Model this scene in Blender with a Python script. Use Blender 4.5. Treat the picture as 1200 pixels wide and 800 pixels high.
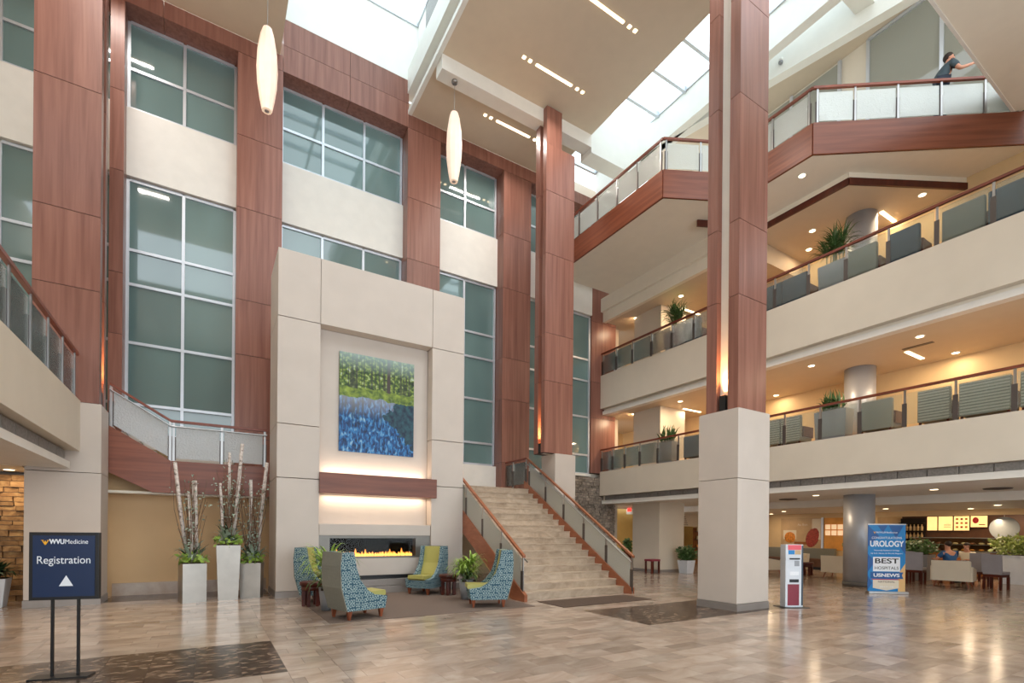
import bpy, bmesh, math, random
from mathutils import Vector, Matrix
random.seed(7)
S = bpy.context.scene
COL = S.collection
for _o in list(bpy.data.objects): bpy.data.objects.remove(_o)

# ------------------------------------------------------------------ camera, world, big lights, exposure
F, CX, CY, ROLL, H = 585.0, 600.0, 623.3, math.radians(.5), 1.62      # pixels of the 1200x800 frame, metres
TH = math.atan2(357, 585)
FW = (math.sin(TH), math.cos(TH)); RT = (math.cos(TH), -math.sin(TH))
cam_d = bpy.data.cameras.new('camera'); cam = bpy.data.objects.new('camera', cam_d); COL.objects.link(cam)
cam_d.sensor_width = 36; cam_d.lens = F/1200*36; cam_d.shift_y = (CY-400)/1200; cam_d.clip_end = 300
cam.rotation_mode = 'QUATERNION'
_m = Matrix(((RT[0], 0, -FW[0]), (RT[1], 0, -FW[1]), (0, 1, 0))) @ Matrix.Rotation(ROLL, 3, 'Z')
cam.rotation_quaternion = _m.to_quaternion(); cam.location = (0, 0, H)
S.camera = cam

world = bpy.data.worlds.new('sky'); S.world = world; world.use_nodes = True
_bg = world.node_tree.nodes['Background']; _bg.inputs[0].default_value = (.86, .94, 1.0, 1); _bg.inputs[1].default_value = 1.9
S.view_settings.view_transform = 'Standard'; S.view_settings.look = 'None'
S.view_settings.gamma = 1; S.view_settings.use_curve_mapping = False
S.view_settings.exposure = 0.68

def area(name, loc, size, power, col, direction=(0,0,-1), sizey=None, spread=None):
    l = bpy.data.lights.new(name, 'AREA'); l.energy = power; l.color = col; l.size = size
    if sizey: l.shape = 'RECTANGLE'; l.size_y = sizey
    if spread: l.spread = spread
    o = bpy.data.objects.new(name, l); COL.objects.link(o); o.location = loc
    o.rotation_mode = 'QUATERNION'; o.rotation_quaternion = Vector(direction).to_track_quat('-Z', 'Y')
    return o
WARM = (1.0, .76, .50); SOFT = (1.0, .95, .89)

# pixel -> place on a known plane
def ray(px, py):
    a = (px-CX)/F; b = (py-CY)/F
    x = a*math.cos(ROLL)+b*math.sin(ROLL); y = -a*math.sin(ROLL)+b*math.cos(ROLL)
    return (FW[0]+RT[0]*x, FW[1]+RT[1]*x, -y)
def onZ(px, py, z=0.0):
    d = ray(px, py); t = (z-H)/d[2]; return Vector((d[0]*t, d[1]*t, z))
def onX(px, py, x):
    d = ray(px, py); t = x/d[0]; return Vector((x, d[1]*t, H+d[2]*t))
def onY(px, py, y):
    d = ray(px, py); t = y/d[1]; return Vector((d[0]*t, y, H+d[2]*t))
def proj(x, y, z):
    f = x*FW[0]+y*FW[1]; r = x*RT[0]+y*RT[1]
    if f < .05: return None
    a = r/f; b = -(z-H)/f
    return (CX+F*(a*math.cos(ROLL)-b*math.sin(ROLL)), CY+F*(a*math.sin(ROLL)+b*math.cos(ROLL)))

# ------------------------------------------------------------------ materials
def lin(c):
    return tuple(((v/255)/12.92 if v/255 <= .04045 else ((v/255+.055)/1.055)**2.4) for v in c)+(1,)
M = {}
class NT:
    def __init__(s, name):
        s.m = bpy.data.materials.new(name); s.m.use_nodes = True; s.t = s.m.node_tree
        s.b = s.t.nodes['Principled BSDF']; s.out = s.t.nodes['Material Output']; M[name] = s.m
    def n(s, typ, props=None, **inp):
        nd = s.t.nodes.new(typ)
        for k, v in (props or {}).items(): setattr(nd, k, v)
        for k, v in inp.items():
            k = k.replace('_', ' ')
            key = int(k[1:]) if (k[0] == 'i' and k[1:].isdigit()) else k
            s.set(nd.inputs[key], v)
        return nd
    def set(s, sock, v):
        if isinstance(v, bpy.types.NodeSocket): s.t.links.new(v, sock)
        else: sock.default_value = v
    def P(s, **kw):
        for k, v in kw.items(): s.set(s.b.inputs[k.replace('_', ' ')], v)
    def vec(s, scale=(1,1,1), rnd=True):
        v = s.n('ShaderNodeTexCoord').outputs['Object']
        if rnd:
            oi = s.n('ShaderNodeObjectInfo').outputs['Random']
            mu = s.n('ShaderNodeMath', {'operation':'MULTIPLY'}, i0=oi, i1=57.0).outputs[0]
            v = s.n('ShaderNodeVectorMath', {'operation':'ADD'}, i0=v, i1=mu).outputs[0]
        return s.n('ShaderNodeMapping', None, Vector=v, Scale=scale).outputs[0]
    def ramp(s, fac, stops):
        r = s.n('ShaderNodeValToRGB', None, Fac=fac); e = r.color_ramp.elements
        while len(e) > 1: e.remove(e[-1])
        e[0].position, e[0].color = stops[0][0], stops[0][1]
        for p, c in stops[1:]:
            k = e.new(p); k.color = c
        return r.outputs[0]
    def mix(s, fac, a, b, mode='MIX'):
        x = s.n('ShaderNodeMix', {'data_type':'RGBA', 'blend_type':mode}); s.set(x.inputs[0], fac); s.set(x.inputs[6], a); s.set(x.inputs[7], b); return x.outputs[2]
    def math(s, op, a, b=0.0):
        return s.n('ShaderNodeMath', {'operation':op}, i0=a, i1=b).outputs[0]
    def bump(s, h, strength=.2, dist=.01):
        return s.n('ShaderNodeBump', None, Height=h, Strength=strength, Distance=dist).outputs[0]

def flat(name, c, rough=.5, metal=0, spec=.5, var=.06, scale=3.0, emit=None, es=1.0, bump=0):
    t = NT(name); c = lin(c)
    if var:
        nz = t.n('ShaderNodeTexNoise', None, Vector=t.vec(), Scale=scale, Detail=3.0).outputs[0]
        k1 = tuple(min(1, v*(1-var)) for v in c[:3])+(1,); k2 = tuple(min(1, v*(1+var)) for v in c[:3])+(1,)
        t.P(Base_Color=t.ramp(nz, [(.3, k1), (.7, k2)]))
        if bump: t.P(Normal=t.bump(nz, bump, .01))
    else: t.P(Base_Color=c)
    t.P(Roughness=rough, Metallic=metal, Specular_IOR_Level=spec)
    if emit: t.P(Emission_Color=lin(emit), Emission_Strength=es)
    return t.m

def wood(name, c1, c2, scale, rough=.32):
    t = NT(name); v = t.vec(scale)
    n1 = t.n('ShaderNodeTexNoise', None, Vector=v, Scale=1.0, Detail=5.0, Roughness=.55, Distortion=.4).outputs[0]
    col = t.ramp(n1, [(.3, lin(c1)), (.7, lin(c2))])
    oi = t.n('ShaderNodeObjectInfo').outputs['Random']
    br = t.n('ShaderNodeMapRange', None, Value=oi, To_Min=.86, To_Max=1.1).outputs[0]
    hv = t.n('ShaderNodeHueSaturation', None, Color=col, Value=br).outputs[0]
    t.P(Base_Color=hv, Roughness=rough, Specular_IOR_Level=.4)
wood('wood', (124, 80, 67), (154, 106, 91), (9, 9, .35))
wood('wood_h', (112, 60, 42), (142, 82, 58), (.5, .5, 9))
wood('wood_rail', (112, 56, 40), (140, 74, 54), (2, 2, 9), .3)
wood('wood_string', (142, 82, 54), (170, 106, 74), (2, 2, 9), .3)
wood('wood_dark', (70, 30, 22), (98, 44, 32), (4, 4, 2), .3)
wood('wood_leg', (112, 58, 36), (146, 80, 52), (6, 6, 1.5), .3)
flat('wood_joint', (60, 34, 28), .6)
flat('wall', (214, 202, 184), .55, var=.03, scale=1.2)
flat('panel', (203, 191, 180), .5, var=.035, scale=1.5)
flat('spandrel', (228, 223, 214), .5, var=.03)
flat('white', (236, 236, 230), .5, var=.02)
flat('ceiling', (208, 192, 170), .6, var=.02)
flat('soffit', (234, 224, 206), .6, var=.02)
flat('warmwall', (222, 192, 146), .6, var=.03)
flat('tanwall', (212, 176, 130), .55, var=.06, scale=.8)
flat('yellowwall', (222, 186, 112), .6, var=.03)
flat('steel', (170, 168, 166), .34, 1.0, var=.05)
flat('frame', (206, 210, 216), .35, .6, var=.02)
flat('soot', (14, 13, 12), 1.0, spec=.05, var=0)
flat('disc', (128, 132, 134), .95, spec=.1)
flat('galleryfloor', (186, 156, 126), .8, var=.1)  # lightened tan, chosen to bounce light up onto the gallery ceilings
flat('surround', (128, 124, 118), .42, .5)
flat('clamp', (92, 84, 80), .4, .5)
flat('black', (18, 18, 20), .4)
flat('grille', (136, 132, 128), .5, .3, var=.2, scale=20)
flat('colmetal', (184, 187, 194), .42, .4, var=.08, scale=1.5)
flat('planter', (172, 166, 158), .3, .8, var=.07, scale=4)
flat('planter_grey', (150, 152, 156), .5, .2)
flat('planter_white', (214, 218, 224), .45)
flat('basetrim', (150, 142, 136), .3, .2)
flat('carpet', (112, 96, 86), .95, var=.22, scale=90, bump=.6)
flat('mat', (84, 66, 54), .95, var=.2, scale=120, bump=.5)
flat('green', (172, 166, 92), .5, var=.05)
flat('greyfabric', (128, 128, 118), .8, var=.06, scale=30)
flat('bluegrey', (66, 78, 90), .8, var=.12, scale=25)
flat('cream', (226, 214, 192), .5, var=.03)
flat('seatgrey', (160, 156, 160), .7)
flat('skin', (206, 148, 122), .5)
flat('hair', (48, 34, 26), .7)
flat('tshirt', (62, 76, 84), .8)
flat('blueshirt', (48, 96, 150), .8)
flat('jeans', (52, 60, 74), .85)
flat('soil', (58, 44, 32), .9, var=.3, scale=40)
flat('leaf', (74, 104, 56), .45, var=.4, scale=9)
flat('leaf_light', (150, 178, 76), .45, var=.4, scale=9)
flat('leaf_dark', (44, 66, 40), .4, var=.4, scale=9)
flat('leaf_silver', (150, 166, 146), .5, var=.25, scale=9)
flat('leaf_variegated', (142, 158, 78), .5, var=.45, scale=14)
flat('twig', (120, 92, 72), .8, var=.3)
flat('navy', (10, 38, 76), .35, var=.04)
flat('signwhite', (236, 238, 242), .5, var=0)
flat('gold', (234, 170, 40), .5, var=0)
flat('bannerblue', (6, 124, 190), .4, var=0)
flat('bannerdark', (18, 84, 150), .4, var=0)
flat('bannertan', (226, 182, 120), .4, var=0)
flat('stone_dark', (96, 94, 92), .4, var=.15)
flat('red', (190, 40, 48), .5, var=.05)
flat('pink', (226, 92, 104), .5, var=.05)
flat('maroon', (132, 44, 60), .5, var=.1)
flat('exitred', (230, 40, 40), .4, emit=(255, 50, 40), es=1.2, var=0)
flat('lamp', (255, 240, 220), .5, emit=(255, 226, 180), es=5, var=0)
flat('lampsoft', (255, 240, 220), .5, emit=(255, 220, 180), es=4.5, var=0)
flat('glow', (255, 180, 90), .5, emit=(255, 150, 60), es=2.0, var=0)
flat('menu', (240, 205, 140), .5, emit=(255, 205, 130), es=.8, var=.2, scale=5)
flat('menubrown', (150, 90, 40), .5, var=.1)
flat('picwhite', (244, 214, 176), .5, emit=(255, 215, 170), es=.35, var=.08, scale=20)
flat('orangewall', (226, 158, 72), .5, var=.12)
flat('brownwall', (94, 62, 42), .5, var=.2)
flat('darkshop', (40, 30, 24), .6, var=.2)
flat('poster_tan', (196, 164, 124), .5, var=.08)
flat('poster_red', (160, 60, 44), .5, var=.4, scale=20)
flat('poster_gold', (206, 128, 44), .5, var=.4, scale=14)
flat('bottle', (210, 180, 130), .3, var=.3)
flat('brownitem', (140, 84, 48), .5, var=.4, scale=12)

t = NT('pane')      # tinted office glazing
nz = t.n('ShaderNodeTexNoise', None, Vector=t.vec((.5,.5,.25)), Scale=1.0, Detail=2.0).outputs[0]
t.P(Base_Color=t.ramp(nz, [(.3, lin((92, 116, 115))), (.7, lin((114, 140, 138)))]), Roughness=.04, IOR=1.75, Specular_IOR_Level=.7)

t = NT('pane_pale'); t.P(Base_Color=lin((150, 150, 140)), Roughness=.05, IOR=1.6)  # skylight reflection put into the base colour of the walkway panes
def railglass(name, tint, trans, bump, dc=(205, 220, 218)):
    t = NT(name); t.t.nodes.remove(t.b)
    nz = t.n('ShaderNodeTexNoise', None, Vector=t.vec((1,1,1)), Scale=28.0, Detail=3.0).outputs[0]
    bp = t.bump(nz, bump, .02)
    tr = t.n('ShaderNodeBsdfTransparent', None, Color=tint).outputs[0]
    tl = t.n('ShaderNodeBsdfTranslucent', None, Color=lin((235, 240, 238)), Normal=bp).outputs[0]
    df = t.n('ShaderNodeBsdfDiffuse', None, Color=lin(dc), Normal=bp).outputs[0]
    md = t.n('ShaderNodeMixShader', None, Fac=.5); t.t.links.new(tl, md.inputs[1]); t.t.links.new(df, md.inputs[2])
    m1 = t.n('ShaderNodeMixShader', None, Fac=1-trans); t.t.links.new(tr, m1.inputs[1]); t.t.links.new(md.outputs[0], m1.inputs[2])
    gl = t.n('ShaderNodeBsdfGlossy', None, Color=(1,1,1,1), Roughness=.12, Normal=bp).outputs[0]
    fr = t.n('ShaderNodeFresnel', None, IOR=1.45).outputs[0]
    m2 = t.n('ShaderNodeMixShader', None, Fac=fr); t.t.links.new(m1.outputs[0], m2.inputs[1]); t.t.links.new(gl, m2.inputs[2])
    t.t.links.new(m2.outputs[0], t.out.inputs[0])
railglass('railglass', (.93, .97, .96, 1), .93, .25)
railglass('railfrost', (.96, .97, .95, 1), .42, .6, (232, 234, 226))
railglass('railpattern', (.95, .97, .98, 1), .12, 1.0, (248, 250, 252))
t = NT('clearglass'); t.t.nodes.remove(t.b)
a_ = t.n('ShaderNodeBsdfTransparent', None, Color=(.93,.97,.97,1)).outputs[0]; b_ = t.n('ShaderNodeBsdfGlossy', None, Roughness=.02).outputs[0]
m_ = t.n('ShaderNodeMixShader', None, Fac=.02); t.t.links.new(a_, m_.inputs[1]); t.t.links.new(b_, m_.inputs[2]); t.t.links.new(m_.outputs[0], t.out.inputs[0])

t = NT('fireglass'); t.t.nodes.remove(t.b)
a_ = t.n('ShaderNodeBsdfTransparent', None, Color=(.96,.97,.97,1)).outputs[0]; b_ = t.n('ShaderNodeBsdfGlossy', None, Roughness=.04).outputs[0]
m_ = t.n('ShaderNodeMixShader', None, Fac=.008); t.t.links.new(a_, m_.inputs[1]); t.t.links.new(b_, m_.inputs[2]); t.t.links.new(m_.outputs[0], t.out.inputs[0])
def stone(name, c1, c2, c3, scale, rough, big=.9, st=(.28, .5, .72)):
    t = NT(name)
    rp = t.n('ShaderNodeNewGeometry').outputs['Random Per Island']; oi = t.n('ShaderNodeObjectInfo').outputs['Random']
    r = t.math('FRACT', t.math('ADD', rp, oi))
    off = t.math('MULTIPLY', r, 43.0)
    v = t.n('ShaderNodeVectorMath', {'operation':'ADD'}, i0=t.n('ShaderNodeTexCoord').outputs['Object'], i1=off).outputs[0]
    v = t.n('ShaderNodeMapping', None, Vector=v, Scale=(scale*.8, scale*1.4, scale)).outputs[0]
    n1 = t.n('ShaderNodeTexNoise', None, Vector=v, Scale=1.0, Detail=7.0, Roughness=.6, Distortion=.8).outputs[0]
    c = t.ramp(n1, [(st[0], lin(c1)), (st[1], lin(c2)), (st[2], lin(c3))])
    br = t.n('ShaderNodeMapRange', None, Value=r, To_Min=1-.2*big, To_Max=1+.12*big).outputs[0]
    t.P(Base_Color=t.n('ShaderNodeHueSaturation', None, Color=c, Value=br).outputs[0], Roughness=rough, Specular_IOR_Level=.5)
stone('tile', (148, 126, 108), (174, 154, 138), (196, 180, 164), 1.7, .17, 1.1)
stone('darktile', (34, 25, 21), (64, 49, 41), (140, 117, 98), 7, .24, .5, (.36, .5, .62))
stone('stair', (160, 140, 118), (188, 168, 146), (208, 190, 168), 3, .35, .5)
stone('stackstone', (110, 84, 58), (170, 132, 90), (206, 172, 122), 5, .8, 1.2)
stone('darkstone', (96, 86, 76), (140, 126, 112), (184, 168, 150), 6, .8, 1.6)
flat('grout', (126, 104, 86), .6)

t = NT('teal')      # woven teal with a pale oval motif
sp_ = t.n('ShaderNodeSeparateXYZ', None, Vector=t.vec((20, 20, 11.5), rnd=False)).outputs
v = t.n('ShaderNodeCombineXYZ', None, X=t.math('ADD', sp_[0], sp_[1]), Y=sp_[2]).outputs[0]
vo = t.n('ShaderNodeTexVoronoi', {'voronoi_dimensions': '2D'}, Vector=v, Scale=1.0, Randomness=.35).outputs['Distance']
t.P(Base_Color=t.ramp(vo, [(.0, lin((58, 96, 110))), (.26, lin((58, 96, 110))), (.31, lin((176, 194, 190))), (.39, lin((170, 188, 186))), (.44, lin((44, 84, 102)))]), Roughness=.8)
t = NT('weave')
v = t.vec((1, 1, 1), rnd=False)
bk = t.n('ShaderNodeTexBrick', None, Vector=t.n('ShaderNodeMapping', None, Vector=v, Rotation=(1.5708, 0, 0)).outputs[0], Color1=lin((120, 122, 112)), Color2=lin((96, 100, 94)), Mortar=lin((168, 168, 156)), Scale=7.0, Mortar_Size=.03).outputs[0]
t.P(Base_Color=bk, Roughness=.8)

t = NT('birch')
v = t.vec((9, 9, 16))
nz = t.n('ShaderNodeTexNoise', None, Vector=v, Scale=1.0, Detail=4.0, Roughness=.7).outputs[0]
t.P(Base_Color=t.ramp(nz, [(.36, lin((88, 74, 66))), (.45, lin((196, 182, 172))), (.7, lin((226, 216, 208)))]), Roughness=.8)

t = NT('flame')
gz = t.n('ShaderNodeSeparateXYZ', None, Vector=t.n('ShaderNodeTexCoord').outputs['Generated']).outputs[2]
t.P(Base_Color=(1,.4,.05,1), Emission_Color=t.ramp(gz, [(.0, (1,.55,.14,1)), (.4, (1,.33,.05,1)), (1, (.85,.14,.015,1))]), Emission_Strength=1.15)

t = NT('painting')  # woodland pond: trunks, foliage, bank and blue water
g = t.n('ShaderNodeTexCoord').outputs['Generated']; sp = t.n('ShaderNodeSeparateXYZ', None, Vector=g); u, w = sp.outputs[0], sp.outputs[2]
def nzs(sc, scale=1.0, det=4.0, dist=0.0):
    return t.n('ShaderNodeTexNoise', None, Vector=t.n('ShaderNodeMapping', None, Vector=g, Scale=sc).outputs[0], Scale=scale, Detail=det, Distortion=dist).outputs[0]
trunk = t.ramp(nzs((34, 1, .8), det=2), [(.43, (0,0,0,1)), (.47, (1,1,1,1))])
bigt = t.math('MULTIPLY', t.math('LESS_THAN', t.math('ABSOLUTE', t.math('SUBTRACT', u, .645)), .022), t.math('GREATER_THAN', w, .5))
fol = t.ramp(nzs((20, 1, 26), det=6), [(.34, lin((26, 42, 28))), (.48, lin((70, 98, 46))), (.58, lin((146, 164, 70))), (.7, lin((190, 206, 200)))])
top = t.mix(t.math('MULTIPLY', t.math('SUBTRACT', 1.0, trunk), .8), fol, lin((52, 56, 48)))
top = t.mix(bigt, top, lin((70, 62, 58)))
up = t.ramp(w, [(.82, (0,0,0,1)), (1.0, (1,1,1,1))])
top = t.mix(t.math('MULTIPLY', up, .55), top, lin((190, 214, 216)))
wat = t.ramp(nzs((30, 1, 16), det=6, dist=.6), [(.34, lin((14, 36, 62))), (.48, lin((24, 74, 130))), (.58, lin((46, 126, 188))), (.72, lin((150, 186, 200)))])
refl = t.ramp(nzs((32, 1, 2.4), det=4, dist=.5), [(.42, (0,0,0,1)), (.47, (1,1,1,1))])
rw = t.ramp(w, [(.2, (0,0,0,1)), (.5, (1,1,1,1))])
wat = t.mix(t.math('MULTIPLY', t.math('SUBTRACT', 1.0, refl), rw), wat, lin((26, 40, 44)))
wat = t.mix(t.math('MULTIPLY', t.ramp(w, [(.36, (0,0,0,1)), (.54, (1,1,1,1))]), .5), wat, lin((176, 180, 188)))
bush = t.math('GREATER_THAN', t.math('ADD', t.math('MULTIPLY', u, 1.1), t.math('MULTIPLY', nzs((14,1,14)), .4)), t.math('ADD', .84, t.math('MULTIPLY', t.math('ABSOLUTE', t.math('SUBTRACT', w, .40)), 1.3)))
wat = t.mix(bush, wat, t.ramp(nzs((18, 1, 18)), [(.35, lin((14, 36, 60))), (.65, lin((40, 84, 96)))]))
edge = t.math('ADD', .56, t.math('MULTIPLY', t.math('SUBTRACT', nzs((6,1,1)), .5), .1))
img = t.mix(t.math('GREATER_THAN', w, edge), wat, top)
bank = t.math('LESS_THAN', t.math('ABSOLUTE', t.math('SUBTRACT', w, t.math('ADD', edge, .045))), .05)
img = t.mix(t.math('MULTIPLY', bank, .85), img, t.ramp(nzs((14, 1, 20)), [(.35, lin((60, 88, 36))), (.65, lin((150, 172, 64)))]))
t.P(Base_Color=img, Roughness=.5)

# ------------------------------------------------------------------ mesh helpers
class MB:
    def __init__(s): s.v = []; s.f = []; s.smooth = False
    def add(s, vs, fs):
        k = len(s.v); s.v += [tuple(p) for p in vs]; s.f += [tuple(i+k for i in f) for f in fs]; return s
    def box(s, x0, x1, y0, y1, z0, z1):
        return s.add([(x0,y0,z0),(x1,y0,z0),(x1,y1,z0),(x0,y1,z0),(x0,y0,z1),(x1,y0,z1),(x1,y1,z1),(x0,y1,z1)],
                     [(3,2,1,0),(4,5,6,7),(0,1,5,4),(1,2,6,5),(2,3,7,6),(3,0,4,7)])
    def frustum(s, w0, d0, w1, d1, z0, z1, cx=0, cy=0):
        return s.add([(cx+i*w0/2, cy+j*d0/2, z0) for i,j in ((-1,-1),(1,-1),(1,1),(-1,1))]+[(cx+i*w1/2, cy+j*d1/2, z1) for i,j in ((-1,-1),(1,-1),(1,1),(-1,1))],
                     [(3,2,1,0),(4,5,6,7),(0,1,5,4),(1,2,6,5),(2,3,7,6),(3,0,4,7)])
    def prism(s, poly, z0, z1):          # plan polygon, extruded up
        n = len(poly); a = sum(poly[i][0]*poly[(i+1)%n][1]-poly[(i+1)%n][0]*poly[i][1] for i in range(n))
        if a < 0: poly = poly[::-1]
        return s.add([(x,y,z0) for x,y in poly]+[(x,y,z1) for x,y in poly],
                     [tuple(range(n-1,-1,-1)), tuple(range(n,2*n))]+[(i,(i+1)%n,(i+1)%n+n,i+n) for i in range(n)])
    def prismy(s, poly, y0, y1):         # (x,z) polygon, extruded along y
        n = len(poly)
        return s.add([(x,y0,z) for x,z in poly]+[(x,y1,z) for x,z in poly],
                     [tuple(range(n)), tuple(range(2*n-1,n-1,-1))]+[((i+1)%n,i,i+n,(i+1)%n+n) for i in range(n)])
    def lathe(s, prof, seg=20, c=(0,0,0), caps=True):
        vs = []; fs = []
        for r, z in prof:
            for k in range(seg):
                a = 2*math.pi*k/seg; vs.append((c[0]+r*math.cos(a), c[1]+r*math.sin(a), c[2]+z))
        for i in range(len(prof)-1):
            for k in range(seg):
                fs.append((i*seg+k, i*seg+(k+1)%seg, (i+1)*seg+(k+1)%seg, (i+1)*seg+k))
        if caps: fs.append(tuple(range(seg-1,-1,-1))); fs.append(tuple((len(prof)-1)*seg+k for k in range(seg)))
        return s.add(vs, fs)
    def tube(s, pts, r, seg=8, r1=None):
        pts = [Vector(p) for p in pts]; n = len(pts); vs = []; fs = []
        for i, p in enumerate(pts):
            d = (pts[min(i+1,n-1)]-pts[max(i-1,0)]).normalized()
            a = d.orthogonal().normalized() if abs(d.z) > .95 else d.cross(Vector((0,0,1))).normalized()
            b = d.cross(a); rr = r if r1 is None else r+(r1-r)*i/(n-1)
            for k in range(seg):
                t_ = 2*math.pi*(k+.5)/seg; vs.append(p+a*math.cos(t_)*rr+b*math.sin(t_)*rr)
        for i in range(n-1):
            for k in range(seg): fs.append((i*seg+k, i*seg+(k+1)%seg, (i+1)*seg+(k+1)%seg, (i+1)*seg+k))
        fs.append(tuple(range(seg-1,-1,-1))); fs.append(tuple((n-1)*seg+k for k in range(seg)))
        return s.add(vs, fs)
    def bar(s, p, q, w, h):              # box beam between two points, w across (horizontal), h up
        p = Vector(p); q = Vector(q); d = (q-p).normalized(); a = Vector((d.y,-d.x,0)); a = a.normalized() if a.length > 1e-6 else Vector((1,0,0))
        b = a.cross(d)*-1 if abs(d.z) < .99 else Vector((0,1,0)); b = Vector((0,0,1)) if abs(d.z) < .99 else b
        vs = [o+a*i*w/2+b*j*h/2 for o in (p,q) for i,j in ((-1,-1),(1,-1),(1,1),(-1,1))]
        return s.add(vs, [(0,1,2,3),(7,6,5,4),(0,4,5,1),(1,5,6,2),(2,6,7,3),(3,7,4,0)])
    def sphere(s, c, rx, ry, rz, seg=12, rings=8):
        prof = [(max(1e-4, math.sin(math.pi*i/rings)), -math.cos(math.pi*i/rings)) for i in range(rings+1)]
        k = len(s.v); s.lathe(prof, seg)
        for i in range(k, len(s.v)):
            x, y, z = s.v[i]; s.v[i] = (c[0]+x*rx, c[1]+y*ry, c[2]+z*rz)
        return s
    def mesh(s, name, smooth=False):
        me = bpy.data.meshes.new(name); me.from_pydata(s.v, [], s.f)
        bm = bmesh.new(); bm.from_mesh(me); bmesh.ops.recalc_face_normals(bm, faces=bm.faces); bm.to_mesh(me); bm.free()
        if smooth: me.polygons.foreach_set('use_smooth', [True]*len(me.polygons))
        return me
    def build(s, name, m, parent=None, smooth=False, loc=(0,0,0), rz=0):
        return obj(name, s.mesh(name, smooth), m, parent, loc, rz)
def obj(name, me, m, parent=None, loc=(0,0,0), rz=0):
    o = bpy.data.objects.new(name, me); COL.objects.link(o)
    if m and not me.materials: me.materials.append(M[m])
    o.location = loc; o.rotation_euler.z = rz
    if parent: o.parent = parent
    return o
_cache = {}
def block(name, x0, x1, y0, y1, z0, z1, m, parent=None, bev=0.0):
    """box as its own object, origin at its centre; alike boxes share mesh data"""
    k = (round(x1-x0,4), round(y1-y0,4), round(z1-z0,4), m, bev)
    me = _cache.get(k)
    if me is None:
        a, b, c = k[0]/2, k[1]/2, k[2]/2
        me = MB().box(-a,a,-b,b,-c,c).mesh(name)
        if bev:
            bm = bmesh.new(); bm.from_mesh(me); bmesh.ops.bevel(bm, geom=bm.edges[:], offset=bev, segments=2, affect='EDGES', profile=.6); bm.to_mesh(me); bm.free()
        me.materials.append(M[m]); _cache[k] = me
    return obj(name, me, None, parent, ((x0+x1)/2, (y0+y1)/2, (z0+z1)/2))
def tag(o, label, cat, group=None):
    o['label'] = label; o['category'] = cat
    if group: o['group'] = group
    return o
def thing(name, label, cat, loc=(0,0,0), rz=0, group=None):
    o = bpy.data.objects.new(name, None); COL.objects.link(o); o.empty_display_size = .1
    o.location = loc; o.rotation_euler.z = rz
    return tag(o, label, cat, group)
def struct(o): o['kind'] = 'structure'; return o
def stuff(o): o['kind'] = 'stuff'; return o
def holder(name):
    o = bpy.data.objects.new(name, None); COL.objects.link(o); return struct(o)
def text(body, size, m, parent, loc, rot, name='lettering', align='CENTER', wid=None, bold=0.0):
    c = bpy.data.curves.new(name, 'FONT'); c.body = body; c.size = size; c.align_x = align; c.align_y = 'CENTER'; c.extrude = .001; c.offset = bold
    o = bpy.data.objects.new(name, c); COL.objects.link(o)
    me = bpy.data.meshes.new_from_object(o.evaluated_get(bpy.context.evaluated_depsgraph_get()))
    bpy.data.objects.remove(o)
    xs = [v.co.x for v in me.vertices]
    if wid and xs:
        k = wid/(max(xs)-min(xs))
        for v in me.vertices: v.co.x *= k
    me.materials.clear(); me.materials.append(M[m])
    r = obj(name, me, None, parent, loc); r.rotation_euler = rot
    return r
# ------------------------------------------------------------------ floor: tiles laid in running bond, dark inlays
floor = struct(MB().box(-12, 27, -4, 21, -.2, -.012).build('floor', 'grout'))
PATCH = [(-6.5, .8, 6.22, 8.07), (6.67, 11.4, 6.25, 8.05), (-1.95, 1.35, 13.95, 15.2)]
TL, TW, GAP = .61, .305, .003
def split(rects, p):
    out = []
    for x0, x1, y0, y1 in rects:
        xs = sorted({x0, x1} | {v for v in p[:2] if x0 < v < x1}); ys = sorted({y0, y1} | {v for v in p[2:] if y0 < v < y1})
        for a, b in zip(xs, xs[1:]):
            for c, d in zip(ys, ys[1:]):
                if not (p[0] <= (a+b)/2 <= p[1] and p[2] <= (c+d)/2 <= p[3]): out.append((a, b, c, d))
    return out
light, dark = [], []
j = 0; y = -.5
while y < 20:
    x = -7+[0, .2, .41, .1, .33][j % 5]*1.0
    while x < 26:
        q = proj(x+.3, y+.15, 0)
        if q and -160 < q[0] < 1360 and q[1] < 960:
            rs = [(x, x+TL, y, y+TW)]
            for p in PATCH: rs = split(rs, p)
            light += rs
        x += TL
    y += TW; j += 1
for p in PATCH:
    nx = round((p[1]-p[0])/.46); ny = max(1, round((p[3]-p[2])/.46)); w = (p[1]-p[0])/nx; h = (p[3]-p[2])/ny
    for i in range(nx):
        for k in range(ny):
            q = proj(p[0]+(i+.5)*w, p[2]+(k+.5)*h, 0)
            if q and -160 < q[0] < 1360: dark.append((p[0]+i*w, p[0]+(i+1)*w, p[2]+k*h, p[2]+(k+1)*h))
def shown(r):
    cs = [proj(a, b, 0) for a in r[:2] for b in r[2:]]
    if any(c is None for c in cs): return 0
    mx, my = sum(c[0] for c in cs)/4, sum(c[1] for c in cs)/4
    if not (-5 < mx < 1205 and my < 812): return 0
    return (max(c[0] for c in cs)-min(c[0] for c in cs))*(max(c[1] for c in cs)-min(c[1] for c in cs))
def lay(rects, name, m, far):
    rects.sort(key=shown, reverse=True)
    for x0, x1, y0, y1 in rects[:300]: block(name, x0+GAP/2, x1-GAP/2, y0+GAP/2, y1-GAP/2, -.012, 0, m, floor)
    if rects[300:]:
        mb = MB()
        for x0, x1, y0, y1 in rects[300:]: mb.box(x0+GAP/2, x1-GAP/2, y0+GAP/2, y1-GAP/2, -.012, 0)
        stuff(mb.build(far, m, floor))
lay(light, 'floor_tile', 'tile', 'further_floor_tiles')
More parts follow.
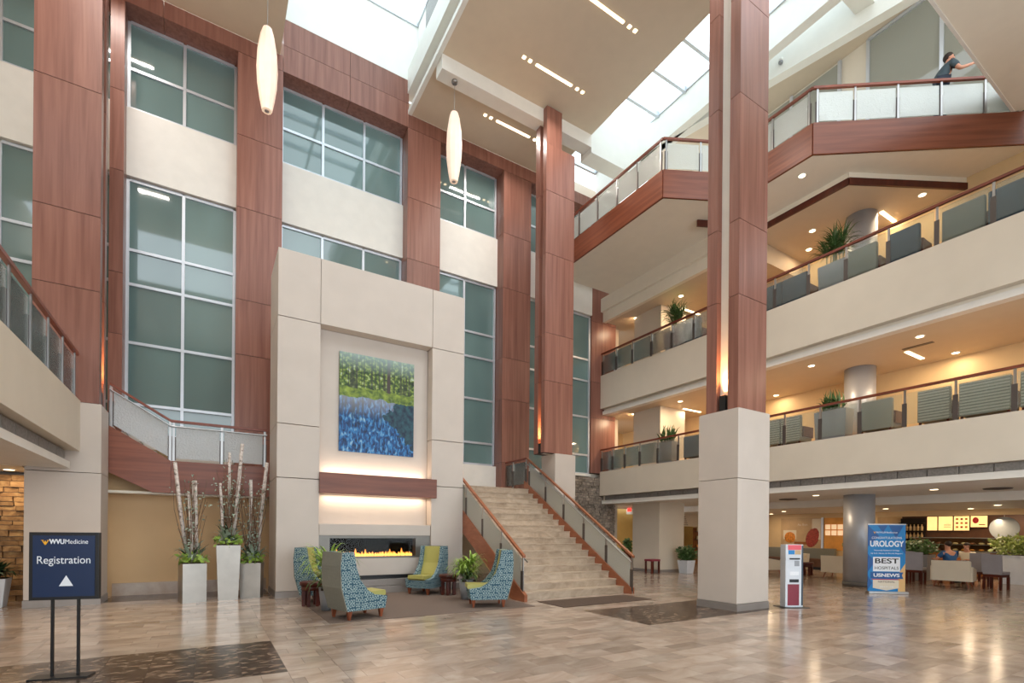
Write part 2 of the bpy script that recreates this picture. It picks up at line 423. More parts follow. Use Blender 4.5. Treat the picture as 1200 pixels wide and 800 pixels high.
lay(dark, 'dark_inlay_tile', 'darktile', 'further_dark_tiles')

# ------------------------------------------------------------------ facade behind the fireplace
YF, YW = 16.4, 17.0                       # front of the wood piers, plane of the glazing
JZ = [4.28, 6.68, 8.27, 10.92, 13.0, 15.36]
wall_back = struct(MB().box(-7, 16.2, 17.2, 17.35, 0, 16.9).build('wall_back', 'wall'))
def piers(x0, x1, label, y0=YF, zb=3.14, y1=17.12):
    p = thing('wood_pier', label, 'pier', ((x0+x1)/2, (y0+y1)/2, zb))
    zs = [zb]+[z for z in JZ if z > zb+.3]
    for a, b in zip(zs, zs[1:]):
        block('wood_panel', -(x1-x0)/2, (x1-x0)/2, -(y1-y0)/2, (y1-y0)/2, a-zb+.007, b-zb-.007, 'wood', p)
    block('joint_backing', -(x1-x0)/2+.012, (x1-x0)/2-.012, -(y1-y0)/2+.012, (y1-y0)/2, 0, JZ[-1]-zb, 'wood_joint', p)
piers(-2.22, -1.93, 'slim wood pier beside the two-pane window behind the large left column')
piers(.65, 1.84, 'wood-panelled pier between the two-pane and three-pane windows left of the fireplace')
piers(5.73, 6.93, 'wood-panelled pier right of the three-pane window above the fireplace')
piers(9.52, 10.76, 'wood-panelled pier beside the top of the stairs')
piers(14.32, 15.75, 'wood-panelled pier at the end of the right balconies', 16.92, 4.25, 17.19)
def header(x0, x1, z0, z1, nx, nz, label):
    p = thing('wood_header', label, 'header', ((x0+x1)/2, (YF+17.12)/2, z0)); w = (x1-x0)/nx; h = (z1-z0)/nz
    for i in range(nx):
        for k in range(nz):
            block('wood_panel', -(x1-x0)/2+i*w+.005, -(x1-x0)/2+(i+1)*w-.005, -.36, .36, k*h+.005, (k+1)*h-.005, 'wood', p)
header(-6.99, 1.84, 15.36, 15.82, 3, 1, 'wood header over the two-pane window on the left')
header(1.84, 5.75, 15.36, 16.95, 2, 2, 'tall two-row wood header over the three-pane window')
header(5.75, 14.8, 15.36, 15.82, 3, 1, 'wood header over the windows near the stairs')
ZR_LOW = [4.2, 5.01, 6.67, 8.25, 9.18, 11.06]
WN = [0]
def window(xs, zs, y=YW, fw=.075):
    WN[0] += 1; h = holder('window_%d' % WN[0])
    for x in xs: block('mullion', x-fw/2, x+fw/2, y-.06, y+.04, zs[0], zs[-1], 'frame', h)
    for z in zs:
        for a, b in zip(xs, xs[1:]): block('transom', a+fw/2, b-fw/2, y-.05, y+.03, z-fw/2, z+fw/2, 'frame', h)
    for a, b in zip(xs, xs[1:]):
        for c, d in zip(zs, zs[1:]): block('pane', a+fw/2, b-fw/2, y-.006, y+.006, c+fw/2, d-fw/2, 'pane', h)
PX = {-1.9: -1.93, .62: .65, 1.88: 1.84, 5.68: 5.73, 6.96: 6.93, 9.46: 9.52, 10.8: 10.76, -2.25: -2.22}
for xs, lo in (([-5.5, -4.4, -3.3, -2.25], ZR_LOW), ([-1.9, -.64, .62], ZR_LOW), ([1.88, 3.09, 4.40, 5.68], ZR_LOW[3:]),
               ([6.96, 8.15, 9.46], ZR_LOW), ([10.8, 12.5, 14.24], ZR_LOW)):
    window(xs, lo); window(xs, [13.0, 14.07, 15.32])
    struct(block('wall_spandrel', max(xs[0]-.03, PX.get(xs[0], -99)), min(xs[-1]+.06, PX.get(xs[-1], 99)), 16.86, 17.1, 11.12, 12.95, 'spandrel'))
struct(block('wall_sill', 6.94, 9.51, 16.82, 17.1, 3.14, 4.15, 'spandrel'))
struct(block('wall_sill', -1.92, .64, 16.9, 17.1, 3.14, 4.15, 'spandrel'))
struct(block('trim_sill', 10.77, 14.3, 16.86, 17.15, 4.08, 4.18, 'spandrel'))
# rough stacked-stone wall under the window beside the stairs
sw = struct(MB().box(10.8, 15.8, 17.0, 17.19, 0, 4.06).build('wall_stone', 'stone_dark')); rr = random.Random(3); mb = MB()
z = 0
while z < 4.0:
    hh = rr.uniform(.07, .15); x = 12.6
    while x < 15.75:
        w = rr.uniform(.16, .42); mb.box(x, min(15.8, x+w-.012), 16.95-rr.uniform(0, .07), 17.02, z, min(4.05, z+hh-.012)); x += w
    z += hh
stuff(mb.build('stacked_stones', 'darkstone', sw))
# warm stacked-stone wall seen under the left balcony
sl = struct(MB().box(-7, -3.0, 15.25, 15.4, 0, 3.2).build('wall_stone_left', 'stone_dark')); z = 0; rr = random.Random(5)
while z < 2.72:
    hh = rr.uniform(.08, .15); x = -4.4+rr.uniform(-.2, 0)
    while x < -3.02:
        w = rr.uniform(.22, .5); block('stone', x, min(-3.02, x+w-.012), 15.22-rr.choice((0, .03, .06)), 15.26, z, z+hh-.012, 'stackstone', sl); x += w
    z += hh
# tan wall below the landing
struct(MB().box(-2.2, 6.3, 15.3, 15.45, 0, 2.5).build('wall_under_landing', 'tanwall'))
struct(MB().box(-2.2, -.8, 15.3, 15.45, 2.5, 3.6).build('wall_under_upper_flight', 'tanwall'))
struct(MB().box(-1.95, 1.38, 15.24, 15.3, 0, .3).build('baseboard_landing', 'tile'))

# ------------------------------------------------------------------ big free-standing columns
def big_column(x0, x1, y0, y1, near, far, bx, label, top=15.8, side=-1, notch=None):
    cx, cy = (x0+x1)/2, (y0+y1)/2
    c = thing('wood_clad_column', label, 'column', (cx, cy, 0))
    bx0, bx1, by0, by1 = bx[0]-cx, bx[1]-cx, bx[2]-cy, bx[3]-cy
    block('plinth', bx0-.012, bx1+.012, by0-.012, by1+.012, 0, .15, 'basetrim', c)
    block('base_panel', bx0, bx1, by0, by1, .155, 2.79, 'panel', c, .008); block('base_panel', bx0, bx1, by0, by1, 2.80, 4.27, 'panel', c, .008)
    zs = [4.28]+JZ[1:-1]+[top]
    for (a, b) in (near, far):
        for z0, z1 in zip(zs, zs[1:]):
            if notch and z1 == top:
                block('wood_panel', x0-cx, x1-cx, a-cy, b-cy, z0+.007, notch[1], 'wood', c); block('wood_panel', x0-cx, notch[0]-cx, a-cy, b-cy, notch[1]+.001, z1-.007, 'wood', c)
            else: block('wood_panel', x0-cx, x1-cx, a-cy, b-cy, z0+.007, z1-.007, 'wood', c)
        block('joint_backing', x0-cx+.012, (notch[0] if notch else x1)-cx-.012, a-cy+.012, b-cy-.012, 4.28, top, 'wood_joint', c)
    g0, g1 = near[1]-cy, far[0]-cy
    block('core', x0-cx+.14, (notch[0] if notch else x1-.14)-cx, g0, g1, 4.28, top, 'spandrel', c)
    fx = (x0-cx+.07) if side < 0 else (x1-cx-.07)
    u = block('uplight', fx-.06, fx+.06, (g0+g1)/2-.07, (g0+g1)/2+.07, 4.28, 4.62, 'black', c)
    block('lens', -.045, .045, -.05, .05, .171, .178, 'glow', u)
    area('uplight_lamp', (cx+fx, cy+(g0+g1)/2, 4.68), .1, 8, (1, .5, .18), (0, 0, 1), .1, math.radians(60))
    return c
big_column(9.5, 10.5, 6.5, 7.28, (6.5, 6.74), (7.02, 7.28), (9.44, 10.56, 6.44, 7.42), 'tall wood-clad column standing free beside the dark floor inlay')
big_column(9.52, 10.7, 13.6, 14.2, (13.6, 13.8), (13.98, 14.22), (9.92, 10.78, 13.52, 14.32), 'wood-clad column rising behind the staircase', notch=(10.14, 14.55))
big_column(-3.08, -2.0, 13.75, 14.6, (13.75, 14.0), (14.3, 14.55), (-3.16, -1.95, 13.7, 14.6), 'wide wood-clad column behind the registration sign', side=1)

# ------------------------------------------------------------------ right galleries
XB = 14.85
def gallery(zfloor, zf0, zdrop, name):
    f = struct(MB().box(XB, XB+.3, -3.4, 16.9, zf0, zfloor).build('balcony_fascia_'+name, 'wall'))
    struct(MB().box(XB+.3, 19.5, -3.4, 19.6, zfloor-.3, zfloor-.01).build('balcony_floor_'+name, 'galleryfloor'))
    struct(MB().box(XB+.13, XB+.4, -3.4, 16.9, zdrop, zdrop+.16).build('trim_'+name, 'spandrel'))
    struct(MB().box(XB+.22, XB+.4, -3.4, 16.9, zdrop+.16, zf0).build('trim_recess_'+name, 'soffit'))
gallery(4.32, 3.26, 2.90, 'second_floor'); gallery(8.58, 7.12, 6.86, 'third_floor')
g = thing('air_grille', 'long dark slotted air grille under the lower right balcony', 'grille', (XB+.18, 9.4, 3.06))
for k in range(34):
    y = -3.39+k*.61
    if y > 16.4: break
    block('grille_panel', -.02, .02, y-9.4, y-9.4+.59, .01, .19, 'grille', g)
struct(MB().box(XB+.4, 19.3, -3.4, 19.6, 2.9, 3.0).build('ceiling_ground', 'spandrel'))
struct(MB().box(19.3, 27.6, -3.4, 19.8, 2.64, 3.0).build('ceiling_cafe', 'spandrel'))
struct(MB().box(XB+.4, 18.7, -3.4, 19.6, 6.86, 6.95).build('ceiling_second_floor', 'ceiling'))
struct(MB().box(18.7, 18.9, -3.4, 19.6, 4.3, 12.0).build('wall_gallery', 'warmwall'))
struct(MB().box(14.9, 19.3, 19.5, 19.65, 4.31, 12.0).build('wall_gallery_end', 'warmwall'))
struct(MB().box(14.9, 28, 20.0, 20.2, 0, 3.0).build('wall_lobby_end', 'yellowwall'))
struct(MB().prism([(XB+.15, 19.5), (18.7, 19.5), (18.7, 10.2), (XB+.15, 10.2)], 11.03, 11.98).build('ceiling_third_floor', 'ceiling'))
struct(MB().box(XB, XB+.15, 10.2, 17.15, 11.42, 12.0).build('trim_bulkhead', 'soffit'))
struct(MB().box(XB+.13, XB+.3, 10.2, 17.15, 10.99, 11.42).build('trim_bulkhead_band', 'soffit'))
def strip(poly, z0, z1, th, m, name, parent=None):
    out = []
    for (a, b) in zip(poly, poly[1:]):
        d = Vector((b[0]-a[0], b[1]-a[1], 0)); L = d.length; d.normalize(); n = Vector((-d.y, d.x, 0))
        o = MB().box(0, L, -th/2, th/2, z0, z1).build(name, m, parent, loc=(a[0], a[1], 0), rz=math.atan2(d.y, d.x)); out.append(o)
    return out
TR = thing('soffit_trim', 'dark wood trim edging the ceiling under the zigzag walkway', 'trim')
strip([(15.6, 10.2), (15.6, 7.22), (20.2, 4.72)], 11.65, 11.84, .06, 'wood_dark', 'trim_board', TR)
struct(MB().prism([(15.62, 10.2), (15.62, 7.25), (20.2, 4.76), (20.2, 10.2)], 11.66, 11.99).build('ceiling_third_floor_front', 'ceiling'))
strip([(13.75, 10.95), (XB, 10.4)], 11.78, 11.99, .06, 'wood_dark', 'trim_board', TR)
strip([(15.61, 10.2), (15.61, 7.24), (20.2, 4.74)], 11.84, 12.0, .05, 'soffit', 'trim_panel', TR)
# zigzag walkway, top level
E4 = [(11.95, 16.35), (11.95, 10.8), (14.05, 9.72), (14.05, 7.42), (18.34, 4.31), (18.93, 3.88)]
struct(MB().prism([(x+.04, y) for x, y in E4]+[(18.97, 3.88), (18.97, 16.35)], 12.0, 12.84).build('floor_walkway', 'soffit'))
fas = thing('walkway_fascia', 'wood fascia boards along the edge of the zigzag top walkway', 'fascia')
for o in strip(E4, 12.0, 12.86, .07, 'wood_h', 'fascia_board', fas): pass
# walls and ceiling behind the walkway
wl4 = struct(MB().box(19.0, 19.2, 1, 17, 12.85, 18.6).build('wall_walkway', 'wall'))
struct(MB().box(15.7, 24, 1, 17, 18.4, 18.6).build('ceiling_walkway', 'ceiling'))
B2 = [(15.0, 9.75), (15.92, 5.86), (16.7, 2.6)]
struct(strip([(13.9, 14.4), (15.0, 9.75)], 15.88, 17.4, .3, 'white', 'beam_light_slot')[0])
for i, o in enumerate(strip(B2, 15.88, 17.4, .3, 'white', 'beam_walkway')): struct(o)
struct(MB().box(14.05, 14.35, 2.6, 16.4, 15.88, 17.06).build('beam_skylight_edge', 'white'))
for y in (6.6,): struct(MB().box(14.35, 15.6, y, y+.45, 16.3, 17.0).build('beam_cross', 'white'))
WN[0] += 1; w7 = holder('window_%d' % WN[0])
for (y0, y1) in ((3.4, 6.18), (6.24, 8.2)):
    block('pane', 18.95, 18.97, y0, y1, 12.95, 18.3, 'pane_pale', w7)
for y in (3.4, 6.21, 8.2): block('mullion', 18.9, 18.99, y-.05, y+.05, 12.9, 18.35, 'frame', w7)
block('transom', 18.9, 18.99, 3.4, 8.2, 18.28, 18.38, 'frame', w7)
WN[0] += 1; w8 = holder('window_%d' % WN[0])
block('pane', 18.95, 18.97, 9.1, 12.5, 16.2, 18.3, 'pane_pale', w8)
for y in (9.1, 10.8, 12.5): block('mullion', 18.9, 18.99, y-.05, y+.05, 16.2, 18.35, 'frame', w8)
# square and round columns
def sq_column(label, x0, y0, w, d, z0, z1):
    c = thing('square_column', label, 'column', (x0+w/2, y0+d/2, z0))
    block('shaft', -w/2, w/2, -d/2, d/2, .12, z1-z0, 'wall', c); block('plinth', -w/2-.01, w/2+.01, -d/2-.01, d/2+.01, 0, .12, 'basetrim', c)
sq_column('square cream column in the lobby beyond the stairs', 15.85, 14.36, 1.5, 1.5, 0, 2.9)
sq_column('square cream column on the lower balcony', 15.85, 14.36, 1.5, 1.5, 4.32, 6.86)
sq_column('square cream column on the middle balcony', 15.85, 14.36, 1.5, 1.5, 8.58, 11.03)
def round_column(label, x, y, z0, z1):
    c = thing('round_column', label, 'column', (x, y, z0))
    MB().lathe([(.42, .14), (.42, z1-z0)], 40).build('shaft', 'colmetal', c, True); MB().lathe([(.435, 0), (.435, .14)], 40).build('plinth', 'stone_dark', c, True)
round_column('brushed metal round column beside the blue banner', 17.72, 7.82, 0, 2.9)
round_column('brushed metal round column on the lower right balcony', 17.55, 7.75, 4.32, 6.86)
round_column('brushed metal round column on the middle right balcony', 17.55, 7.75, 8.58, 11.66)

# ------------------------------------------------------------------ left gallery
XL = -2.3
struct(MB().box(-7, XL, 2.0, 13.72, 3.24, 4.30).build('balcony_fascia_left', 'wall'))
struct(MB().box(-7, XL-.14, 2.0, 13.6, 2.86, 3.0).build('ceiling_left_gallery', 'spandrel'))
struct(MB().box(-7, XL-.25, 2.0, 13.6, 3.0, 3.24).build('trim_left_gallery', 'soffit'))
struct(MB().box(-7, -3.2, 13.72, 16.9, 2.86, 4.3).build('floor_left_gallery', 'soffit'))
g = thing('air_grille', 'dark slotted air grille under the left balcony', 'grille', (XL-.22, 8, 3.02))
for k in range(18): block('grille_panel', -.02, .02, -5.5+k*.61, -5.5+k*.61+.59, .01, .2, 'grille', g)
struct(MB().box(-7.2, -7, -4, 17.2, 0, 16).build('wall_left', 'wall'))

# ------------------------------------------------------------------ ceilings, light wells and skylights
ZC = 15.82
struct(MB().box(-7.2, 1.75, 4.4, 16.4, ZC, 16.1).build('ceiling_left', 'ceiling'))
struct(MB().box(5.85, 11.6, 4.4, 16.4, ZC, 16.1).build('ceiling_centre', 'ceiling'))
struct(MB().box(1.6, 1.75, 4.4, 16.4, 16.1, 19.05).build('wall_well_left', 'white'))
struct(MB().box(6.05, 6.2, 4.4, 16.4, 16.1, 19.05).build('wall_well_right', 'white'))
struct(MB().box(5.72, 5.85, 4.4, 16.4, ZC-.02, ZC+.12).build('trim_well_lower', 'white'))
struct(MB().box(5.7, 5.95, 4.4, 16.4, 16.5, 17.3).build('trim_well_upper', 'white'))
block('well_grille', 6.02, 6.045, 8.5, 15.6, 17.9, 19.0, 'grille', thing('wall_grille', 'grey louvre high in the left light well', 'grille'))
struct(MB().box(1.6, 6.2, 16.4, 17.2, 16.95, 19.05).build('wall_well_back', 'white'))
struct(MB().box(5.85, 11.6, 13.8, 14.25, 15.38, ZC).build('beam_centre', 'spandrel'))
struct(MB().box(11.6, 14.05, 13.8, 14.4, 15.2, 17.0).build('beam_skylight_end', 'white'))
struct(MB().box(11.45, 11.6, 4.4, 16.4, 16.1, 17.06).build('wall_slot_left', 'white'))
def skylight(x0, x1, y0, y1, z, step, nx):
    WN[0] += 1; h = holder('window_%d' % WN[0]); ys = []
    y = y0
    while y < y1-.2: ys.append(y); y += step
    ys.append(y1); xs = [x0+(x1-x0)*i/nx for i in range(nx+1)]
    for y in ys: block('glazing_bar', x0, x1, y-.05, y+.05, z-.16, z+.02, 'frame', h)
    for x in xs: block('glazing_bar', x-.05, x+.05, y0, y1, z-.12, z+.02, 'frame', h)
    for a, b in zip(ys, ys[1:]):
        for c, d in zip(xs, xs[1:]): block('pane', c+.05, d-.05, a+.05, b-.05, z+.02, z+.035, 'clearglass', h)
skylight(1.75, 6.05, 4.4, 16.4, 19.05, 1.7, 2)
skylight(11.6, 14.05, 4.4, 16.4, 17.06, 1.22, 1)
struct(MB().box(-7, 20, -3.7, -3.5, 9.0, 13.4).build('wall_front', 'wall'))  # unseen wall added to cut the daylight entering behind the camera
struct(MB().box(14.85, 28, -3.6, -3.42, 0, 12.85).build('wall_gallery_near_end', 'warmwall'))
skylight(14.35, 15.2, 4.4, 14.0, 17.4, 1.22, 1)
# lower ceiling over the entrance, its edge crossing the view at the top right
struct(MB().box(-7, 18.35, -3.5, 4.4, 12.9, 13.4).build('ceiling_entrance', 'soffit'))
struct(MB().box(-7, 18.35, 4.4, 4.46, 12.88, 13.45).build('trim_entrance_edge', 'spandrel'))
# recessed light lines in the ceiling
for k, y in enumerate((5.6, 7.95, 10.3, 12.62, 15.06)):  # the two nearest sets are out of view, added to light the lobby
    z = ZC
    t = thing('linear_ceiling_light', ['recessed linear ceiling light over the entrance side of the lobby', 'recessed linear light with square spots beside the central skylight beam',
        'recessed linear light with square spots beyond the entrance ceiling', 'recessed linear light with square spots right of the light well beam', 'recessed linear light with square spots between beam and wood header'][k], 'light', (9.1, y, z))
    block('light_bar', -.68, .68, -.038, .038, -.012, .0, 'lamp', t)
    for dx in (-1.12, -.9, .9, 1.12): block('square_spot', dx-.045, dx+.045, -.045, .045, -.012, 0, 'lamp', t)
    area('linear_lamp', (9.1, y, z-.03), 1.36, 55, SOFT, sizey=.07, spread=math.radians(140))
for k, y in enumerate((7.95, 10.3, 12.62, 15.06)):
    t = thing('linear_ceiling_light', ['recessed linear light in the left ceiling near the entrance', 'second recessed linear light in the left ceiling', 'third recessed linear light in the left ceiling', 'recessed linear light in the left ceiling by the facade'][k], 'light', (-2.2, y, ZC))
    block('light_bar', -.68, .68, -.038, .038, -.012, .0, 'lamp', t)
    area('linear_lamp', (-2.2, y, ZC-.03), 1.36, 55, SOFT, sizey=.07, spread=math.radians(140))
def prismx(mb, poly, x0, x1):            # (y,z) polygon extruded along x
    n = len(poly)
    return mb.add([(x0,y,z) for y,z in poly]+[(x1,y,z) for y,z in poly],
                  [tuple(range(n)), tuple(range(2*n-1,n-1,-1))]+[((i+1)%n,i,i+n,(i+1)%n+n) for i in range(n)])
# ------------------------------------------------------------------ staircase
SX0, SX1, SY, RUN, RISE, NS = 6.36, 9.64, 9.97, .2965, .1847, 17
st = thing('staircase', 'wide stone staircase with wood stringers rising beside the fireplace', 'staircase', (8.0, SY, 0))
for i in range(NS):
    y = i*RUN
    s_ = block('step', SX0-8, SX1-8, y, y+RUN+.05, i*RISE, (i+1)*RISE-.035, 'stair', st)
    block('tread', SX0-8, SX1-8, -RUN/2-.045, RUN/2+.025, RISE/2-.017, RISE/2+.0175, 'stair', s_)
for x0, x1 in ((SX0-.085-8, SX0-8), (SX1-8, SX1+.14-8)):
    L = NS*RUN; top = NS*RISE
    prismx(MB(), [(-.26, 0), (-.26, .16), (L, top+.32), (L, top-.4), (.3, 0)], x0, x1).build('stringer', 'wood_string', st)
prismx(MB(), [(.4, 0), (NS*RUN, NS*RISE-.25), (NS*RUN, NS*RISE-.40), (.62, 0)], SX0-8, SX1-8).build('underside', 'tanwall', st)
LZ = NS*RISE
struct(MB().box(-.77, 9.86, SY+NS*RUN+.03, 16.9, 2.52, LZ).build('floor_landing', 'stair'))
lf = thing('landing_fascia', 'wood fascia of the stair landing left of the fireplace', 'fascia', (0, 14.72, 0))
MB().prismy([(-.77, 3.28), (-2.05, 4.06), (-2.05, 2.97), (-1.13, 2.5), (-.77, 2.5)], -.05, .05).build('stringer', 'wood_h', lf)
block('fascia_board', -.765, 1.38, -.05, .05, 2.5, 3.28, 'wood_h', lf)
struct(MB().box(-2.0, 1.38, 14.78, 16.8, 2.46, 2.52).build('ceiling_under_landing', 'soffit'))
for i in range(6): struct(block('upper_step', -.77-(i+1)*.2965, -.77-i*.2965, 14.85, 16.8, LZ-.3+i*.19, LZ+(i+1)*.19, 'stair'))

# ------------------------------------------------------------------ glass railings
def railing(label, pts, posts, hh=.97, glass='railglass', steel=False, group=None, railm='wood_rail'):
    """pts: floor-level polyline; posts: list per segment of distances along that segment"""
    r = thing('glass_railing', label, 'railing', pts[0], 0, group); o0 = Vector(pts[0])
    P = [Vector(p)-o0 for p in pts]; up = Vector((0, 0, hh)); allp = []
    mb = MB()
    for a, b in zip(P, P[1:]): mb.bar(a+up, b+up, .075, .06)
    mb.build('handrail', railm, r)
    for (a, b), ds in zip(zip(P, P[1:]), posts):
        d = b-a; L = d.length; d = d/L; ang = math.atan2(d.y, d.x)
        n = Vector((-d.y, d.x, 0)).normalized()
        for t_ in ds:
            p = a+d*t_
            k = ('post', hh)
            if k not in _cache: _cache[k] = MB().box(-.025, .025, -.012, .012, -.12, hh-.02).mesh('post'); _cache[k].materials.append(M['steel'])
            if ('clamp', hh) not in _cache: _cache[('clamp', hh)] = MB().box(-.05, .05, .014, .034, .02, hh*.62).mesh('clamp'); _cache[('clamp', hh)].materials.append(M['clamp'])
            q = obj('post', _cache[k], None, r, p, ang); obj('clamp', _cache[('clamp', hh)], None, q)
        for t0, t1 in zip(ds, ds[1:]):
            p, q = a+d*(t0+.05), a+d*(t1-.05); z0, z1 = .07, hh*.88; c = (p+q)/2
            vs = [v-c+n*s_ for s_ in (.014, .026) for v in (p+Vector((0,0,z0)), q+Vector((0,0,z0)), q+Vector((0,0,z1)), p+Vector((0,0,z1)))]
            MB().add(vs, [(0,1,2,3),(7,6,5,4),(0,4,5,1),(1,5,6,2),(2,6,7,3),(3,7,4,0)]).build('glass_panel', glass, r, loc=c)
        if steel:
            e = [a+n*steel+up*.86, b+n*steel+up*.86]; MB().tube(e, .018, 8).build('steel_grab_rail', 'steel', r)
    return r
seq = lambda a, b, s: [a+i*s for i in range(int((b-a)/s+1e-6)+1)]
# L2, L3 right galleries: posts one metre apart
railing('glass railing along the lower right balcony above the cafe', [(XB+.06, -3.35, 4.32), (XB+.06, 16.9, 4.32)], [[p+3.35 for p in (-3.3, -2.4, -1.43, -.43, .57, 1.57, 2.57, 3.57, 4.57, 5.57, 6.58, 7.59, 8.62, 9.62, 10.62, 11.62, 12.62, 13.6, 14.55, 15.4, 16.13, 16.84)]])
railing('glass railing along the middle right balcony', [(XB+.06, -3.35, 8.58), (XB+.06, 16.9, 8.58)], [[p+3.35 for p in (-3.3, -2.06, -1.06, -.06, .94, 1.94, 2.94, 3.94, 4.95, 5.95, 6.95, 7.95, 8.96, 9.96, 10.96, 11.96, 12.97, 13.98, 15.0, 15.96, 16.82)]])
e4 = [(x, y, 12.86) for x, y in E4]
railing('frosted glass railing following the zigzag top walkway', e4, [[.4, 1.45, 2.5, 3.5, 4.45, 5.45], [.1, 1.2, 2.28], [.1, 1.15, 2.2], [.12, 1.1, 2.2, 3.3, 4.4, 5.2], [.1, .6]], glass='railfrost')
railing('glass railing along the left balcony next to the wide column', [(XL-.06, 2.2, 4.30), (XL-.06, 13.68, 4.30)], [seq(.3, 11.4, 1.0)])
railing('right-hand glass stair railing beside the wood column', [(SX1+.07, SY-.3, .02), (SX1+.07, SY+NS*RUN-.1, 3.28)], [seq(.06, 6.0, 1.18)], steel=.09, glass='railfrost', railm='wood_string')
railing('left-hand glass stair railing beside the fireplace', [(SX0-.025, SY-.15, .08), (SX0-.025, SY+NS*RUN-.1, 3.28)], [seq(.06, 6.0, 1.18)], steel=-.09, glass='railfrost', railm='wood_string')
railing('glass railing across the right end of the stair landing', [(SX1+.07, SY+NS*RUN-.1, 3.28), (SX1+.07, 16.75, 3.28)], [[.05, .95, 1.8]])
railing('patterned glass railing on the landing left of the fireplace', [(-1.95, 14.72, 4.0), (-.77, 14.72, 3.28), (1.33, 14.72, 3.28)], [[.03, 1.36], [.05, 1.07, 2.05]], glass='railpattern', steel=-.08)

# ------------------------------------------------------------------ fireplace
fp = thing('fireplace', 'tall cream panelled fireplace with wood mantel and long gas flame', 'fireplace', (3.83, 13.0, 0))
def fb(name, x0, x1, y0, y1, z0, z1, m, par=fp, bev=.008): return block(name, x0-3.83, x1-3.83, y0-13, y1-13, z0, z1, m, par, bev)
for (x0, x1) in ((1.39, 2.35), (5.30, 6.27)):
    for z0, z1 in ((.16, 2.87), (2.885, 4.16), (4.175, 6.71)): fb('stone_panel', x0, x1, 13, 14.6, z0, z1, 'panel')
    fb('plinth', x0-.01, x1+.01, 12.985, 14.6, 0, .155, 'basetrim', bev=0)
for x0, x1 in ((1.39, 2.345), (2.355, 5.295), (5.305, 6.27)): fb('stone_panel', x0, x1, 13, 14.6, 6.725, 8.33, 'panel')
fb('niche_back', 2.36, 5.29, 13.34, 14.55, .0, 6.72, 'panel', bev=0)
fb('mantel', 2.34, 5.43, 12.92, 13.345, 2.54, 3.06, 'wood_h')
fb('shelf', 2.36, 5.29, 13.03, 13.34, 1.50, 1.79, 'panel')
sr = fb('steel_surround', 2.36, 5.29, 13.06, 13.34, 1.43, 1.50, 'surround', bev=0)
fb('steel_surround', 2.36, 2.62, 13.06, 13.34, .91, 1.43, 'surround', bev=0); fb('steel_surround', 4.88, 5.29, 13.06, 13.34, .91, 1.43, 'surround', bev=0)
fb('steel_surround', 2.62, 4.88, 13.06, 13.34, .91, .95, 'surround', bev=0)
fb('firebox', 2.62, 4.88, 13.30, 13.338, .95, 1.43, 'soot', bev=0)
fb('stone_panel', 2.36, 5.29, 13.05, 13.34, .46, .905, 'panel')
fb('vent_slot', 2.36, 5.29, 13.1, 13.34, .36, .455, 'black', bev=0)
fb('hearth', 2.36, 5.29, 12.97, 13.34, .18, .355, 'basetrim'); fb('hearth', 2.36, 5.29, 12.88, 13.34, .0, .175, 'basetrim')
mb = MB(); rr = random.Random(11)
for i in range(46):
    x = -1.12+i*.046+rr.uniform(-.01, .01); h = rr.uniform(.06, .13)*(1.7 if rr.random() < .18 else 1); y = .14+rr.uniform(-.03, .03)
    mb.lathe([(.02, 0), (.034, h*.25), (.022, h*.6), (.003, h)], 7, (x, y, .955))
stuff(mb.build('flames', 'flame', fp, True))
fb('glass_front', 2.62, 4.88, 13.065, 13.072, .95, 1.43, 'fireglass', bev=0)
area('fireplace_cove_lamp', (3.82, 13.2, 2.52), 2.7, 11, (1, .78, .56), (0, .15, -1), .08)
area('fireplace_cove_lamp', (3.82, 13.22, 3.08), 2.7, 9, (1, .76, .56), (0, .1, 1), .08)
pt = tag(MB().box(-1.0, 1.0, 0, .06, 0, 2.56).build('painting', 'painting', loc=(3.87, 13.275, 3.68)), 'tall painting of a blue woodland pond above the mantel', 'painting')

